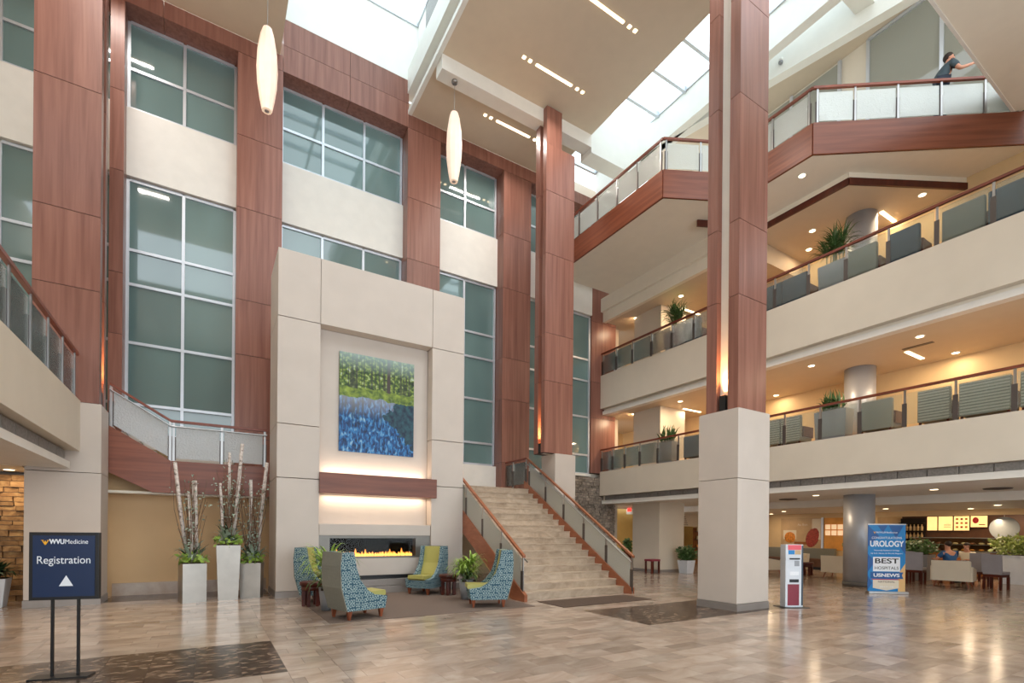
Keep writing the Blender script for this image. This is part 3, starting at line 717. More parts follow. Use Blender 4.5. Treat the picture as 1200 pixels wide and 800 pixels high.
# ------------------------------------------------------------------ lounge corner
tag(MB().box(-2.15, 2.15, -1.94, 1.85, .0, .009).build('area_carpet', 'carpet', loc=(3.98, 10.99, .001)), 'grey-brown carpet in front of the fireplace', 'carpet')
tag(MB().prism([(6.58, 9.62), (6.58, 8.6), (9.3, 8.65), (9.3, 9.62)], .001, .012).build('door_mat', 'mat'), 'brown mat at the foot of the stairs', 'mat')
def lounge(label, x, y, rz):
    c = thing('lounge_chair', label, 'chair', (x, y, .01), rz, 'teal high-back lounge chairs'); c.scale = (1.1, 1.16, .98)
    prof = [(-.30, .17), (.40, .17), (.44, .40), (.20, .44), (.06, .54), (-.08, .74), (-.15, .98), (-.19, 1.25), (-.40, 1.25), (-.43, .95), (-.40, .6)]
    for s_ in (-1, 1): MB().prismy(prof, s_*.30 if s_ < 0 else .22, -.22 if s_ < 0 else .30).build('side_panel', 'teal', c)
    MB().prismy([(-.30, .17), (-.26, .17), (-.33, .6), (-.36, 1.24), (-.405, 1.24), (-.435, .95), (-.405, .6)], -.225, .225).build('outer_back', 'greyfabric', c)
    MB().prismy([(-.435, 1.0), (-.42, .6), (-.31, .168), (-.295, .168), (-.40, .6), (-.425, .98), (-.40, 1.252), (-.412, 1.252)], -.3, .3).build('back_cover', 'greyfabric', c)
    MB().prismy([(-.1, .3), (-.06, .5), (-.17, .8), (-.24, 1.24), (-.36, 1.24), (-.33, .6), (-.26, .3)], -.215, .215).build('back_cushion', 'green', c)
    MB().prismy([(-.18, .36), (.43, .38), (.47, .42), (.46, .5), (-.14, .48)], -.215, .215).build('seat_cushion', 'green', c)
    MB().prismy([(-.28, .17), (.41, .17), (.42, .37), (-.2, .35)], -.22, .22).build('seat_base', 'teal', c)
    for lx, ly in ((-.24, -.24), (-.24, .24), (.35, -.24), (.35, .24)):
        MB().frustum(.035, .035, .075, .075, 0, .17).build('leg', 'wood_leg', c, loc=(lx, ly, 0))
    return c
R = math.radians
lounge('teal lounge chair with its grey back to the lobby, at the carpet corner', 2.36, 9.5, R(16))
lounge('teal lounge chair against the left pier of the fireplace, behind plants', 2.22, 12.02, R(-32))
lounge('teal lounge chair with green back cushion facing the room beside the firebox', 4.93, 12.33, R(215))
lounge('teal lounge chair at the foot of the stairs', 5.3, 9.62, R(160))
def drum(label, x, y):
    c = thing('side_table', label, 'table', (x, y, .01))
    MB().lathe([(.24, .44), (.25, .46), (.25, .5), (.24, .52)], 24).build('table_top', 'wood_dark', c, True)
    for k in range(6):
        a = k*math.pi/3; block('leg', .17*math.cos(a)-.03, .17*math.cos(a)+.03, .17*math.sin(a)-.03, .17*math.sin(a)+.03, 0, .44, 'wood_dark', c)
    MB().lathe([(.215, .34), (.215, .44)], 24).build('apron', 'wood_dark', c, True)
drum('dark wood side table between the lounge chair and the potted plant', 5.28, 11.75)
drum('dark wood side table beside the left lounge chairs', 1.92, 11.36)

# ------------------------------------------------------------------ plants
def blades(mb, n, length, width, base_z, spread, rr, up=.6, rad=.05, seg=4):
    for k in range(n):
        a = rr.uniform(0, 2*math.pi); L = length*rr.uniform(.6, 1.1); e = rr.uniform(up*.35, up*1.35); w = width*rr.uniform(.7, 1.2)
        d = Vector((math.cos(a), math.sin(a), 0)); sd = Vector((-d.y, d.x, 0)); p = d*rad*rr.random()+Vector((0, 0, base_z+rr.uniform(0, spread)))
        el = e*1.4; vs = []
        for i in range(seg+1):
            f = i/seg; ww = w*(.5+1.3*f if f < .4 else 1.05*(1-f)/.6+.02)
            vs += [p-sd*ww/2, p+sd*ww/2]
            ang = el-f*f*2.2*(1.3-e*.6); p = p+(d*math.cos(ang)+Vector((0, 0, math.sin(ang))))*L/seg
        mb.add(vs, [(2*i, 2*i+1, 2*i+3, 2*i+2) for i in range(seg)])
    return mb
def leaves(mb, n, size, c, rad, rr):
    for k in range(n):
        v = Vector((rr.gauss(0, 1), rr.gauss(0, 1), rr.gauss(0, 1))).normalized()*(rr.random()**.4)
        p = Vector((c[0]+v.x*rad[0], c[1]+v.y*rad[1], c[2]+v.z*rad[2])); s_ = size*rr.uniform(.6, 1.2)
        u = Vector((rr.gauss(0, 1), rr.gauss(0, 1), rr.gauss(0, .7))).normalized(); w_ = u.orthogonal().normalized()*s_*.32
        mb.add([p, p+u*s_*.5+w_, p+u*s_, p+u*s_*.5-w_], [(0, 1, 2, 3)])
    return mb
def potted(label, x, y, z, w0, w1, h, potm, kind, ht, group=None, rz=0, round_=False, seed=1, wide=1.0):
    rr = random.Random(seed); c = thing('potted_plant', label, 'plant', (x, y, z), rz, group)
    if round_: MB().lathe([(w0/2, 0), (w1/2, h), (w1/2-.03, h), (w1/2-.05, h-.04)], 20).build('pot', potm, c, True)
    else: MB().frustum(w0, w0*wide, w1, w1*wide, 0, h-.02).build('pot', potm, c); 
    MB().frustum(w1*.86, w1*.86*wide, w1*.86, w1*.86*wide, h-.05, h-.005).build('soil', 'soil', c)
    mb = MB(); fh = ht-h
    if kind == 'dracaena':
        for q in range(5):
            a = rr.uniform(0, 6.28); k = len(mb.v); blades(mb, 34, fh*.9, .045, h+fh*rr.uniform(.1, .55), .1, rr, .55); 
            for i in range(k, len(mb.v)): mb.v[i] = (mb.v[i][0]+.1*math.cos(a), mb.v[i][1]+.1*math.sin(a), mb.v[i][2])
        stuff(mb.build('foliage', 'leaf_light', c)); mb = MB(); blades(mb, 60, fh*.85, .045, h, .15, rr, .4); stuff(mb.build('lower_foliage', 'leaf', c))
    elif kind == 'snake':
        for q in range(int(10*wide)):
            px, py = rr.uniform(-.3, .3)*w1, rr.uniform(-.3, .3)*w1*wide; k = len(mb.v); blades(mb, 3, fh*1.1, .09, h-.03, 0, rr, 1.25, .02)
            for i in range(k, len(mb.v)): mb.v[i] = (mb.v[i][0]+px, mb.v[i][1]+py, mb.v[i][2])
        stuff(mb.build('foliage', 'leaf', c))
    elif kind == 'palm':
        for q in range(int(6*wide)):
            px, py = rr.uniform(-.3, .3)*w1, rr.uniform(-.3, .3)*w1*wide; tz = h+fh*rr.uniform(.25, .6); k = len(mb.v)
            mb.tube([(0, 0, h-.03), (0, 0, tz)], .012, 5); blades(mb, 40, fh*.6, .035, tz, .08, rr, .75)
            for i in range(k, len(mb.v)): mb.v[i] = (mb.v[i][0]+px, mb.v[i][1]+py, mb.v[i][2])
        stuff(mb.build('foliage', 'leaf', c))
    elif kind == 'spath':
        blades(mb, 70, fh*.85, .10, h-.03, .1, rr, .75); stuff(mb.build('foliage', 'leaf_dark', c))
    elif kind == 'bush':
        leaves(mb, 520, .16, (0, 0, h+fh*.42), (w1*.75, w1*.75*wide, fh*.55), rr); stuff(mb.build('foliage', 'leaf', c))
    elif kind == 'varieg':
        leaves(mb, 900, .15, (0, 0, h+fh*.42), (w1*.8, w1*.8*wide, fh*.55), rr); stuff(mb.build('foliage', 'leaf_variegated', c))
    return c
potted('bright green dracaena in a tapered pot beside the chair at the stairs', 5.3, 10.75, .01, .26, .38, .48, 'planter_grey', 'dracaena', 1.12, round_=True, seed=3)
potted('striped dracaena behind the lounge chair at the carpet corner', 2.1, 10.6, .01, .26, .36, .46, 'planter_grey', 'dracaena', 1.3, round_=True, seed=5)
potted('leafy plant in a pale square planter by the stacked stone wall', -3.7, 14.2, 0, .3, .42, .6, 'planter_white', 'spath', 1.15, seed=8)
potted('bushy plant in a pale square planter beside the lobby column', 16.78, 13.75, 0, .38, .5, .55, 'planter_white', 'bush', 1.15, seed=9)
potted('bushy green plant on a stand by the yellow wall', 18.2, 18.6, 0, .3, .3, .7, 'wood_dark', 'bush', 1.35, seed=10)
# three tall planters with birch poles
def birch(label, x, y, rz, w0, w1, h, poles, seed):
    rr = random.Random(seed); c = thing('birch_planter', label, 'planter', (x, y, 0), rz, None); cr, sr_ = math.cos(-rz), math.sin(-rz)
    MB().frustum(w0, w0, w1, w1, 0, h-.01).build('pot', 'planter', c); MB().frustum(w1*.9, w1*.9, w1*.9, w1*.9, h-.03, h+.012).build('moss', 'soil', c)
    for bx, by, px, py, r_ in poles:
        tp = onY(px, py, y+by); lx, ly = tp.x-x, by
        q0 = (cr*bx-sr_*by, sr_*bx+cr*by, h-.05); q1 = (cr*lx-sr_*ly, sr_*lx+cr*ly, tp.z)
        m0 = tuple((a+b)/2+rr.uniform(-.02, .02) for a, b in zip(q0, q1))
        MB().tube([q0, m0, q1], r_, 10, r_*.8).build('birch_pole', 'birch', c, True)
    mb = MB(); lf = MB(); flw = MB()
    for k in range(60):
        a = rr.uniform(0, 6.28); L = rr.uniform(.5, 2.0); p = Vector((rr.uniform(-.1, .1), rr.uniform(-.1, .1), h)); q = [p]
        d = Vector((.1*math.cos(a), .1*math.sin(a), 1))
        for i in range(4): d += Vector((rr.uniform(-.12, .12), rr.uniform(-.12, .12), 0)); p = p+d.normalized()*L/4; p = Vector((max(-.34, min(.3, p.x)), max(-.34, min(.34, p.y)), p.z)); q.append(p)
        mb.tube(q, .009, 4, .004)
        for i in range(5): leaves(lf, 1, .075, q[rr.randint(1, 4)]+Vector((rr.uniform(-.05,.05), rr.uniform(-.05,.05), rr.uniform(-.2, .1))), (.03, .03, .1), rr)
    stuff(mb.build('twigs', 'twig', c)); stuff(lf.build('twig_buds', 'leaf_silver', c))
    mb = MB(); blades(mb, 34, .5, .085, h+.02, .08, rr, .95, .16); stuff(mb.build('silver_leaves', 'leaf_silver', c))
    mb = MB(); leaves(mb, 150, .13, (0, 0, h+.08), (w1*.62, w1*.62, .14), rr); stuff(mb.build('green_leaves', 'leaf_light', c))
    mb = MB(); blades(mb, 22, .5, .06, h+.05, .1, rr, .9, .12); stuff(mb.build('dark_leaves', 'leaf_dark', c))
birch('short grey metal planter with birch poles beside the tan wall', -.28, 13.3, R(13), .46, .46, .87, [(-.08, 0, 205, 541, .045), (.06, .05, 228, 563, .06), (0, -.08, 221, 577, .035)], 21)
birch('tallest grey metal planter with birch poles, in the middle of three', .42, 13.4, 0, .40, .49, 1.27, [(-.12, 0, 258, 566, .035), (-.02, .08, 269, 530, .035), (.08, 0, 284, 520, .045)], 22)
birch('grey metal planter with two birch poles next to the fireplace', .93, 13.6, R(-14), .43, .46, .84, [(-.06, 0, 294, 562, .045), (.1, .03, 313, 542, .05)], 23)

# ------------------------------------------------------------------ registration sign
sg = thing('registration_sign', 'navy registration sign on two black posts', 'sign', (-1.31, 7.17, 0), R(-13))
def on_sign(px, py):
    d = Vector((math.cos(R(-13)), math.sin(R(-13)))); n = Vector((-d.y, d.x)); r_ = ray(px, py); t_ = (n.x*-1.31+n.y*7.17)/(n.x*r_[0]+n.y*r_[1])
    p = Vector((r_[0]*t_+1.31, r_[1]*t_-7.17)); return p.dot(d), H+r_[2]*t_
(xl, zt), (xr, zb) = on_sign(36, 622), on_sign(117, 701); zt2 = on_sign(117, 625)[1]; zt = (zt+zt2)/2; xm = (xl+xr)/2; wd = xr-xl
block('base_plate', xm-.29, xm+.24, -.1, .1, 0, .018, 'black', sg)
for px in (61.5, 92): x_ = on_sign(px, 740)[0]; block('post', x_-.012, x_+.012, -.012, .012, .018, zb+.1, 'black', sg)
fr = block('frame', xl, xr, -.03, .03, zb, zt, 'black', sg, .004)
block('panel', -wd/2+.035, wd/2-.035, -.036, -.03, -(zt-zb)/2+.035, (zt-zb)/2-.035, 'navy', fr)
zc = (zt-zb)
text('Registration', .118, 'signwhite', fr, (.0, -.04, .065*zc/.75), (math.pi/2, 0, 0), wid=wd*.76)
text('WVU', .07, 'signwhite', fr, (-.1*wd, -.04, .27*zc/.75), (math.pi/2, 0, 0), wid=wd*.215, bold=.0025)
text('Medicine', .07, 'signwhite', fr, (.178*wd, -.04, .27*zc/.75), (math.pi/2, 0, 0), wid=wd*.33)
MB().prismy([(-.062, -.05), (.062, -.05), (0, .065)], -.002, .002).build('arrow', 'signwhite', fr, loc=(.02, -.039, -.17*zc/.75))
def wv(parent, x, z, s_, y):
    MB().add([(p[0]*s_, 0, p[1]*s_) for p in [(-1, .6), (-.35, .6), (-.35, .45), (-.5, .45), (-.25, 0), (0, .5), (.25, 0), (.5, .45), (.35, .45), (.35, .6), (1, .6), (.85, .45), (.75, .45), (.15, -.7), (-.15, -.7), (-.75, .45), (-.85, .45)]], [tuple(range(17))]).build('logo', 'gold', parent, loc=(x, y, z))
wv(fr, -.265*wd, .265*zc/.75, .04, -.0405)

# ------------------------------------------------------------------ banner, dispenser
p0, p1 = onZ(1016, 695), onZ(1061, 696); d = p1-p0; bw = d.length; bc = (p0+p1)/2
bn = thing('roll_up_banner', 'blue roll-up banner reading UROLOGY BEST HOSPITALS by the round column', 'banner', bc, math.atan2(d.y, d.x)); bh = 1.93; hw = bw/2
block('base', -hw, hw+.03, -.1, .1, 0, .07, 'steel', bn, .01); block('top_rail', -hw, hw, -.012, .012, bh-.02, bh+.01, 'steel', bn); block('support_pole', -.012, .012, .05, .075, .05, bh, 'steel', bn)
pn = block('banner_sheet', -hw+.01, hw-.01, -.004, .004, .07, bh-.02, 'bannerblue', bn); hc = (bh-.02+.07)/2; hs = (bh-.09)/2
def bq(name, pts, m, y): MB().add([(x*hw*.98, 0, z-hc) for x, z in pts], [tuple(range(len(pts)))]).build(name, m, pn, loc=(0, y, 0))
for tri in ([(-1, 1.9), (-1, 1.3), (-.4, 1.6)], [(.1, 1.9), (.5, 1.55), (.9, 1.9)], [(-.5, 1.9), (-.2, 1.7), (.05, 1.9)], [(-1, 1.1), (-1, .6), (-.6, .9)], [(-1, .5), (-1, .1), (-.75, .3)], [(1, 1.5), (1, 1.1), (.7, 1.3)]): bq('print_triangle', tri, 'bannerdark', -.0055)
bq('print_tan_corner', [(1, .85), (1, .07), (.62, .07), (.62, .55)], 'bannertan', -.006)
bq('print_badge', [(-.72, 1.02), (.72, 1.02), (.72, .62), (-.72, .62)], 'signwhite', -.0065)
bq('print_ribbon', [(-.85, .6), (.9, .6), (.82, .52), (.9, .42), (-.85, .42)], 'bannerdark', -.0066)
bq('print_ribbon_line', [(-.8, .41), (.72, .41), (.72, .39), (-.8, .39)], 'red', -.0067)
bq('print_shield', [(-.72, .385), (.66, .385), (.66, .16), (.0, .09), (-.72, .16)], 'cream', -.0066)
tx = lambda b, z, s_, w_, m, bold=0: text(b, s_, m, pn, (0, -.008, z-hc), (math.pi/2, 0, 0), wid=w_*hw*2, bold=bold)
tx('WVUMedicine', 1.70, .07, .56, 'signwhite'); wv(pn, -.56*hw*1.12, 1.70-hc, .04, -.008)
tx('CONGRATULATIONS', 1.55, .085, .78, 'signwhite'); tx('UROLOGY', 1.38, .22, .88, 'signwhite', .006)
tx('Nationally Ranked in Urology', 1.205, .05, .66, 'signwhite'); tx('by U.S. News & World Report', 1.12, .05, .82, 'signwhite')
tx('BEST', .905, .19, .62, 'black', .004); tx('HOSPITALS', .71, .12, .62, 'black'); tx('USNEWS', .51, .13, .68, 'signwhite', .004); tx('NATIONAL', .33, .07, .44, 'black'); tx('2017-18', .19, .06, .36, 'signwhite')
p0, p1 = onZ(917, 711), onZ(937.5, 711); d = p1-p0; kw = d.length/2
ks = thing('dispenser_stand', 'slim white dispenser stand with red panels beside the free-standing column', 'dispenser', (p0+p1)/2, math.atan2(d.y, d.x))
kb = block('body', -kw, kw, -.10, .10, .012, 1.4, 'planter_white', ks, .008); block('foot_plate', -kw-.1, kw+.1, -.2, .2, 0, .012, 'black', ks)
kf = lambda n, x0, x1, z0, z1, m, y=-.104: block(n, x0*kw, x1*kw, y, -.098, z0-.706, z1-.706, m, kb)
kf('red_header', -.75, .75, 1.28, 1.39, 'pink'); kf('info_card', -.7, 0, 1.18, 1.275, 'bannerblue'); kf('info_card', .05, .72, 1.18, 1.275, 'poster_tan')
kf('dispenser_lip', -.55, .55, 1.07, 1.1, 'black', -.13); kf('dispenser_window', .0, .55, .92, 1.04, 'planter_grey'); kf('notice', -.5, .5, .72, .8, 'signwhite')
kf('slot', -.55, .5, .56, .63, 'black'); kf('red_panel', -.75, .55, .05, .52, 'maroon'); kf('side_strip', .8, .98, .05, 1.38, 'bluegrey')

# ------------------------------------------------------------------ pendants
def pendant(label, x, y, zt, z0, z1):
    c = thing('pendant_lamp', label, 'lamp', (x, y, zt), 0, None); L = z1-z0; k = z0-zt
    MB().lathe([(.09, -.06), (.09, 0)], 16).build('canopy', 'steel', c, True); MB().tube([(0, 0, -.05), (0, 0, z1-zt)], .006, 5).build('cord', 'steel', c)
    MB().lathe([(.12, 0), (.17, L*.12), (.225, L*.3), (.245, L*.5), (.225, L*.72), (.16, L*.92), (.11, L)], 10, (0, 0, k)).build('shade', 'lampshade', c)
    MB().lathe([(.055, -.012), (.055, .05)], 12, (0, 0, k)).build('bottom_cap', 'steel', c, True)
flat('lampshade', (255, 232, 212), .5, emit=(255, 216, 186), es=.22, var=.05, scale=3)
pendant('pendant lamp with long ribbed shade in front of the wood pier', 1.2, 14.0, ZC, 12.17, 14.23)
pendant('pendant lamp with long ribbed shade hanging from the ceiling beam', 6.35, 14.0, 15.38, 12.31, 14.4)
# ------------------------------------------------------------------ downlights and linear lights under the galleries
def downlight(label, x, y, z, power=26, r=.085, col=WARM):
    c = thing('downlight', label, 'light', (x, y, z), 0, 'recessed downlights')
    MB().lathe([(r+.03, -.012), (r+.03, .0)], 16).build('trim_ring', 'white', c); MB().lathe([(r, -.016), (r, -.012)], 16).build('lens', 'lamp', c)
    area('downlight_lamp', (x, y, z-.03), .22, power, col)
DL = lambda pts, z, lab, pw: [downlight(lab, x, y, z, pw) for x, y in pts]
DL([(15.97, 15.98), (15.95, 13.43), (15.95, 10.9), (15.95, 8.4), (15.95, 5.64), (15.95, 3.3)], 6.86, 'round downlight in the lower balcony ceiling, in the row along the railing', 26)
DL([(18.24, 10.89), (18.22, 5.6), (18.2, 13.4)], 6.86, 'round downlight in the lower balcony ceiling, in the row along the back wall', 9)
DL([(15.95, 15.87), (15.94, 13.43), (15.95, 10.9)], 11.03, 'round downlight in the middle balcony ceiling', 26)
DL([(16.98, 8.95), (17.9, 6.3), (18.0, 9.6)], 11.66, 'round downlight by the back wall of the middle balcony', 9)
DL([(16.78, 8.66), (17.03, 5.67), (18.8, 14.0), (16.8, 11.6), (18.8, 17.6), (16.9, 3.0)], 2.9, 'round downlight in the ground-floor ceiling outside the cafe', 7)
DL([(21.6, 12.5), (22.0, 8.8), (21.8, 5.6), (23.6, 10.6), (23.8, 14.4), (24.0, 6.9)], 2.64, 'round downlight in the lower ceiling over the cafe seats', 12)
downlight('square downlight in front of the stacked stone wall', -3.6, 14.6, 2.86, 10)
downlight('square downlight under the left balcony', -3.4, 11.0, 2.86, 18)
downlight('small downlight in the soffit of the zigzag walkway', 14.6, 8.0, 12.0, 5)
for k, (x, y, z) in enumerate(((17.55, 14.8, 6.86), (17.5, 6.96, 6.86), (17.45, 14.8, 11.03), (18.3, 7.95, 11.66))):
    y2 = y if k % 2 == 0 else y-.6
    t = thing('linear_light', ['short linear light beside the square column, lower balcony', 'short linear light behind the round column, lower balcony', 'short linear light beside the square column, middle balcony', 'short linear light behind the round column, middle balcony'][k], 'light', (x, y-.65, z))
    block('light_bar', -.53, .53, -.05, .05, -.014, 0, 'lamp', t); area('linear_lamp', (x, y-.65, z-.03), 1.05, 8, WARM, sizey=.1)

# ------------------------------------------------------------------ gallery furniture
def gchair(label, x, y, z, rz, w, m, h=.86, group=None):
    c = thing('gallery_chair', label, 'chair', (x, y, z), rz, group)
    block('seat', -.3, .34, -w/2+.03, w/2-.03, .16, .44, m, c, .03); b = block('backrest', -.38, -.24, -w/2, w/2, .16, h, m, c, .03)
    for s_ in (-1, 1): block('arm', -.24, .3, s_*w/2-.035, s_*w/2+.035, .3, .62, 'wood_dark', c, .01)
    for lx in (-.32, .27):
        for s_ in (-1, 1): block('leg', lx-.025, lx+.025, s_*(w/2-.05)-.025, s_*(w/2-.05)+.025, 0, .16, 'wood_dark', c)
for k, (y0, w, m) in enumerate(((9.35, .62, 'weave'), (8.72, .62, 'weave'), (6.42, .78, 'greyfabric'), (5.15, .66, 'weave'), (4.2, .92, 'weave'), (3.2, .8, 'weave'), (12.4, .75, 'bluegrey'))):
    gchair(['woven-back chair on the lower balcony next to the column gap', 'woven-back chair on the lower balcony left of the snake-plant planter', 'plain grey chair on the lower balcony right of the round column', 'narrow woven-back chair on the lower balcony', 'wide woven-back chair on the lower balcony', 'woven-back chair at the near end of the lower balcony', 'grey chair beside the snake plant on the lower balcony'][k], 15.75, y0, 4.32, 0, w, m, .95)
for k, (y0, w, m) in enumerate(((9.3, .6, 'bluegrey'), (8.6, .75, 'bluegrey'), (6.75, .7, 'greyfabric'), (5.8, .7, 'bluegrey'), (4.6, .8, 'greyfabric'), (3.7, .9, 'bluegrey'), (12.4, .7, 'bluegrey'), (11.4, .7, 'bluegrey'))):
    gchair(['blue-grey chair at the column gap on the middle balcony', 'blue-grey chair left of the palm planter on the middle balcony', 'brown-grey chair right of the round column on the middle balcony', 'blue-grey chair two posts right of the palm planter, middle balcony', 'brown-grey chair under the trim edge on the middle balcony', 'blue-grey chair at the near end of the middle balcony', 'tall blue-grey chair beside the dracaena, middle balcony', 'blue-grey chair behind the free-standing column, middle balcony'][k], 15.7, y0, 8.58, 0, w, m, .98)
potted('snake plant in a long grey planter on the lower balcony by the round column', 15.55, 7.55, 4.32, .42, .46, .92, 'planter_grey', 'snake', 1.5, wide=1.9, seed=31)
potted('snake plant in a grey planter on the lower balcony by the square column', 15.5, 13.62, 4.32, .42, .46, .9, 'planter_grey', 'snake', 1.55, wide=1.6, seed=32)
potted('spiky palm in a grey planter on the middle balcony by the round column', 15.55, 7.55, 8.58, .42, .46, .92, 'planter_grey', 'palm', 1.95, wide=1.6, seed=33)
potted('spiky dracaena in a grey planter on the middle balcony by the square column', 15.5, 13.3, 8.58, .42, .46, .9, 'planter_grey', 'palm', 2.0, wide=1.5, seed=34)
potted('small plant at the far end of the middle balcony railing', 15.4, 16.3, 8.58, .3, .36, .45, 'planter_white', 'bush', .9, seed=35)
wb = thing('waste_bin', 'grey bin behind the railing at the far end of the lower balcony', 'bin', (15.35, 16.45, 4.32))
block('body', -.2, .2, -.2, .2, 0, .62, 'planter_grey', wb, .01); block('lid', -.21, .21, -.21, .21, .62, .68, 'clamp', wb, .01)
dd = struct(MB().box(16.0, 17.4, 19.38, 19.5, 4.32, 6.1).build('door_1', 'yellowwall'))
for x in (16.0, 16.7, 17.4): block('door_frame', x-.04, x+.04, 19.33, 19.38, 4.32, 6.15, 'frame', dd)
block('door_frame', 16.0, 17.4, 19.33, 19.38, 6.07, 6.15, 'frame', dd)

# ------------------------------------------------------------------ lobby beyond the stairs
ex = thing('exit_sign', 'small red exit sign at the lobby ceiling', 'sign', (17.95, 18.2, 2.9)); block('housing', -.02, .02, -.12, .12, -.2, -.03, 'exitred', ex); block('bracket', -.01, .01, -.02, .02, -.03, 0, 'steel', ex)
di = thing('directory_panel', 'cream directory panel with lines of small text over the passage', 'sign', (21.9, 17.4, 2.0))
dp = block('panel', -1.4, 1.4, -.03, .03, 0, .64, 'cream', di)
for k in range(5):
    for x in (-.9, .5): block('text_line', x-.3, x+.3-.05*k, -.034, -.03, -.24+k*.1-.012, -.24+k*.1+.012, 'clamp', dp)
struct(MB().box(20.4, 20.9, 17.42, 17.7, 0, 2.64).build('wall_passage', 'warmwall')); struct(MB().box(20.9, 22.2, 18.6, 18.8, 0, 2.6).build('wall_passage_back', 'brownwall'))
sd = thing('glass_display_case', 'lit shop display behind glass at the end of the passage', 'display case', (23.3, 17.6, 0))
block('back_panel', -.9, .9, .3, .34, 0, 1.95, 'menubrown', sd); 
for k in range(4): block('shelf', -.9, .9, 0, .3, .45+k*.42, .48+k*.42, 'brownwall', sd)
block('glass_front', -.9, .9, -.03, -.02, .05, 1.9, 'clearglass', sd)
rr = random.Random(41)
for k in range(4):
    for i in range(7): 
        h = rr.uniform(.12, .3); tag(block('shop_item', 22.55+i*.24, 22.55+i*.24+rr.uniform(.08, .16), 17.68, 17.82, .482+k*.42, .482+k*.42+h, rr.choice(('bottle', 'brownitem', 'leaf_variegated', 'poster_gold')), None, .01), 'small boxed item on the shelves of the lit glass case', 'item', 'items in the glass case')
bl = thing('side_bench', 'small dark red stool beside the lobby column', 'stool', (15.35, 14.25, 0)); block('seat', -.25, .25, -.2, .2, .5, .58, 'maroon', bl, .015); 
for lx in (-.2, .2):
    for ly in (-.16, .16): block('leg', lx-.03, lx+.03, ly-.03, ly+.03, 0, .5, 'wood_dark', bl)
cm = thing('dome_camera', 'small black dome camera under the lobby ceiling', 'camera', (17.2, 12.5, 2.9)); MB().lathe([(.09, -.03), (.1, 0)], 16).build('mount', 'black', cm); MB().lathe([(.01, -.12), (.05, -.1), (.075, -.06), (.08, -.03)], 16).build('dome', 'black', cm, True)
for (x, y) in ((17.9, 10.2), (17.9, 4.6)):
    g = thing('ceiling_diffuser', 'round dark air diffuser in the ground-floor ceiling', 'diffuser', (x, y, 2.9), 0, 'ceiling diffusers'); MB().lathe([(.05, -.05), (.28, -.03), (.3, 0)], 20).build('cone', 'clamp', g, True)
g = thing('ceiling_diffuser', 'slot diffuser in the lower balcony ceiling', 'diffuser', (16.7, 5.95, 6.86)); block('slot', -.07, .07, -.35, .35, -.012, 0, 'clamp', g)

p_ = onX(915, 71, 14.98); wcam = thing('wall_camera', 'small white dome camera on the beam above the walkway', 'camera', p_); MB().lathe([(.07, -.02), (.07, .05)], 14).build('mount', 'white', wcam, True); MB().sphere((0, 0, -.05), .065, .065, .065).build('dome', 'planter_grey', wcam, True)
# ------------------------------------------------------------------ cafe
XC = 25.0
wc = struct(MB().box(XC, XC+.2, 10.4, 20, 0, 2.64).build('wall_cafe', 'warmwall')); struct(MB().box(27.4, 27.6, -3.4, 10.4, 0, 2.64).build('wall_cafe_back', 'brownwall')); struct(MB().box(XC, 27.4, 10.3, 10.4, 0, 2.64).build('wall_cafe_side', 'warmwall'))
struct(MB().box(XC, XC+.15, -2, 10.3, 2.42, 2.64).build('trim_cafe', 'warmwall'))
# picture panels on the wall
po = thing('wall_mural', 'tan cafe mural with a bowl and a brown fruit', 'mural', (XC, 13.6, .95)); pm = block('panel', -.04, -.005, -.98, .98, 0, 1.48, 'poster_tan', po)
P3 = lambda n, y0, y1, z0, z1, m: block(n, -.03, -.02, -y1, -y0, z0-.74, z1-.74, m, pm)
block('painted_table', -.024, -.018, -.7, .3, -.55, -.42, 'menubrown', pm); block('painted_wall', -.024, -.018, -.95, -.55, -.3, .7, 'cream', pm)
MB().sphere((0, 0, 0), .012, .3, .28).build('painted_bowl', 'poster_gold', pm, True, loc=(-.02, .52, -.2)); block('painted_tray', -.024, -.019, .2, .85, -.3, .15, 'cream', pm)
f_ = MB().sphere((0, 0, 0), .012, .3, .5).build('painted_fruit', 'poster_red', pm, True, loc=(-.02, -.58, -.2)); f_.rotation_euler.x = .35
text('Au Bon', .16, 'cream', pm, (-.022, -.1, .42), (math.pi/2, 0, -math.pi/2))
on = thing('orange_wall_panel', 'orange lit cafe wall panel with a grid of framed prints', 'panel', (XC, 12.0, .9)); oq = block('panel', -.03, -.005, -.55, .5, 0, 1.52, 'orangewall', on)
for i in range(3):
    for k in range(2):
        f_ = tag(block('framed_print', XC-.05, XC-.031, 11.68+i*.27, 11.68+i*.27+.22, 1.6+k*.28, 1.6+k*.28+.23, 'picwhite', None, .004), 'small pale framed print on the orange cafe panel', 'print', 'framed prints on the orange panel')
struct(MB().box(XC-.06, XC, 12.53, 12.62, 0, 2.45).build('trim_cafe_post', 'frame'))
bb = thing('banquette', 'low brown banquette along the cafe wall', 'bench', (24.4, 13.5, 0)); block('seat', -.3, .3, -1.6, 1.6, .12, .5, 'brownwall', bb, .03); block('backrest', .3, .5, -1.6, 1.6, .12, .98, 'greyfabric', bb, .03); block('toe_kick', -.25, .45, -1.55, 1.55, 0, .12, 'black', bb)
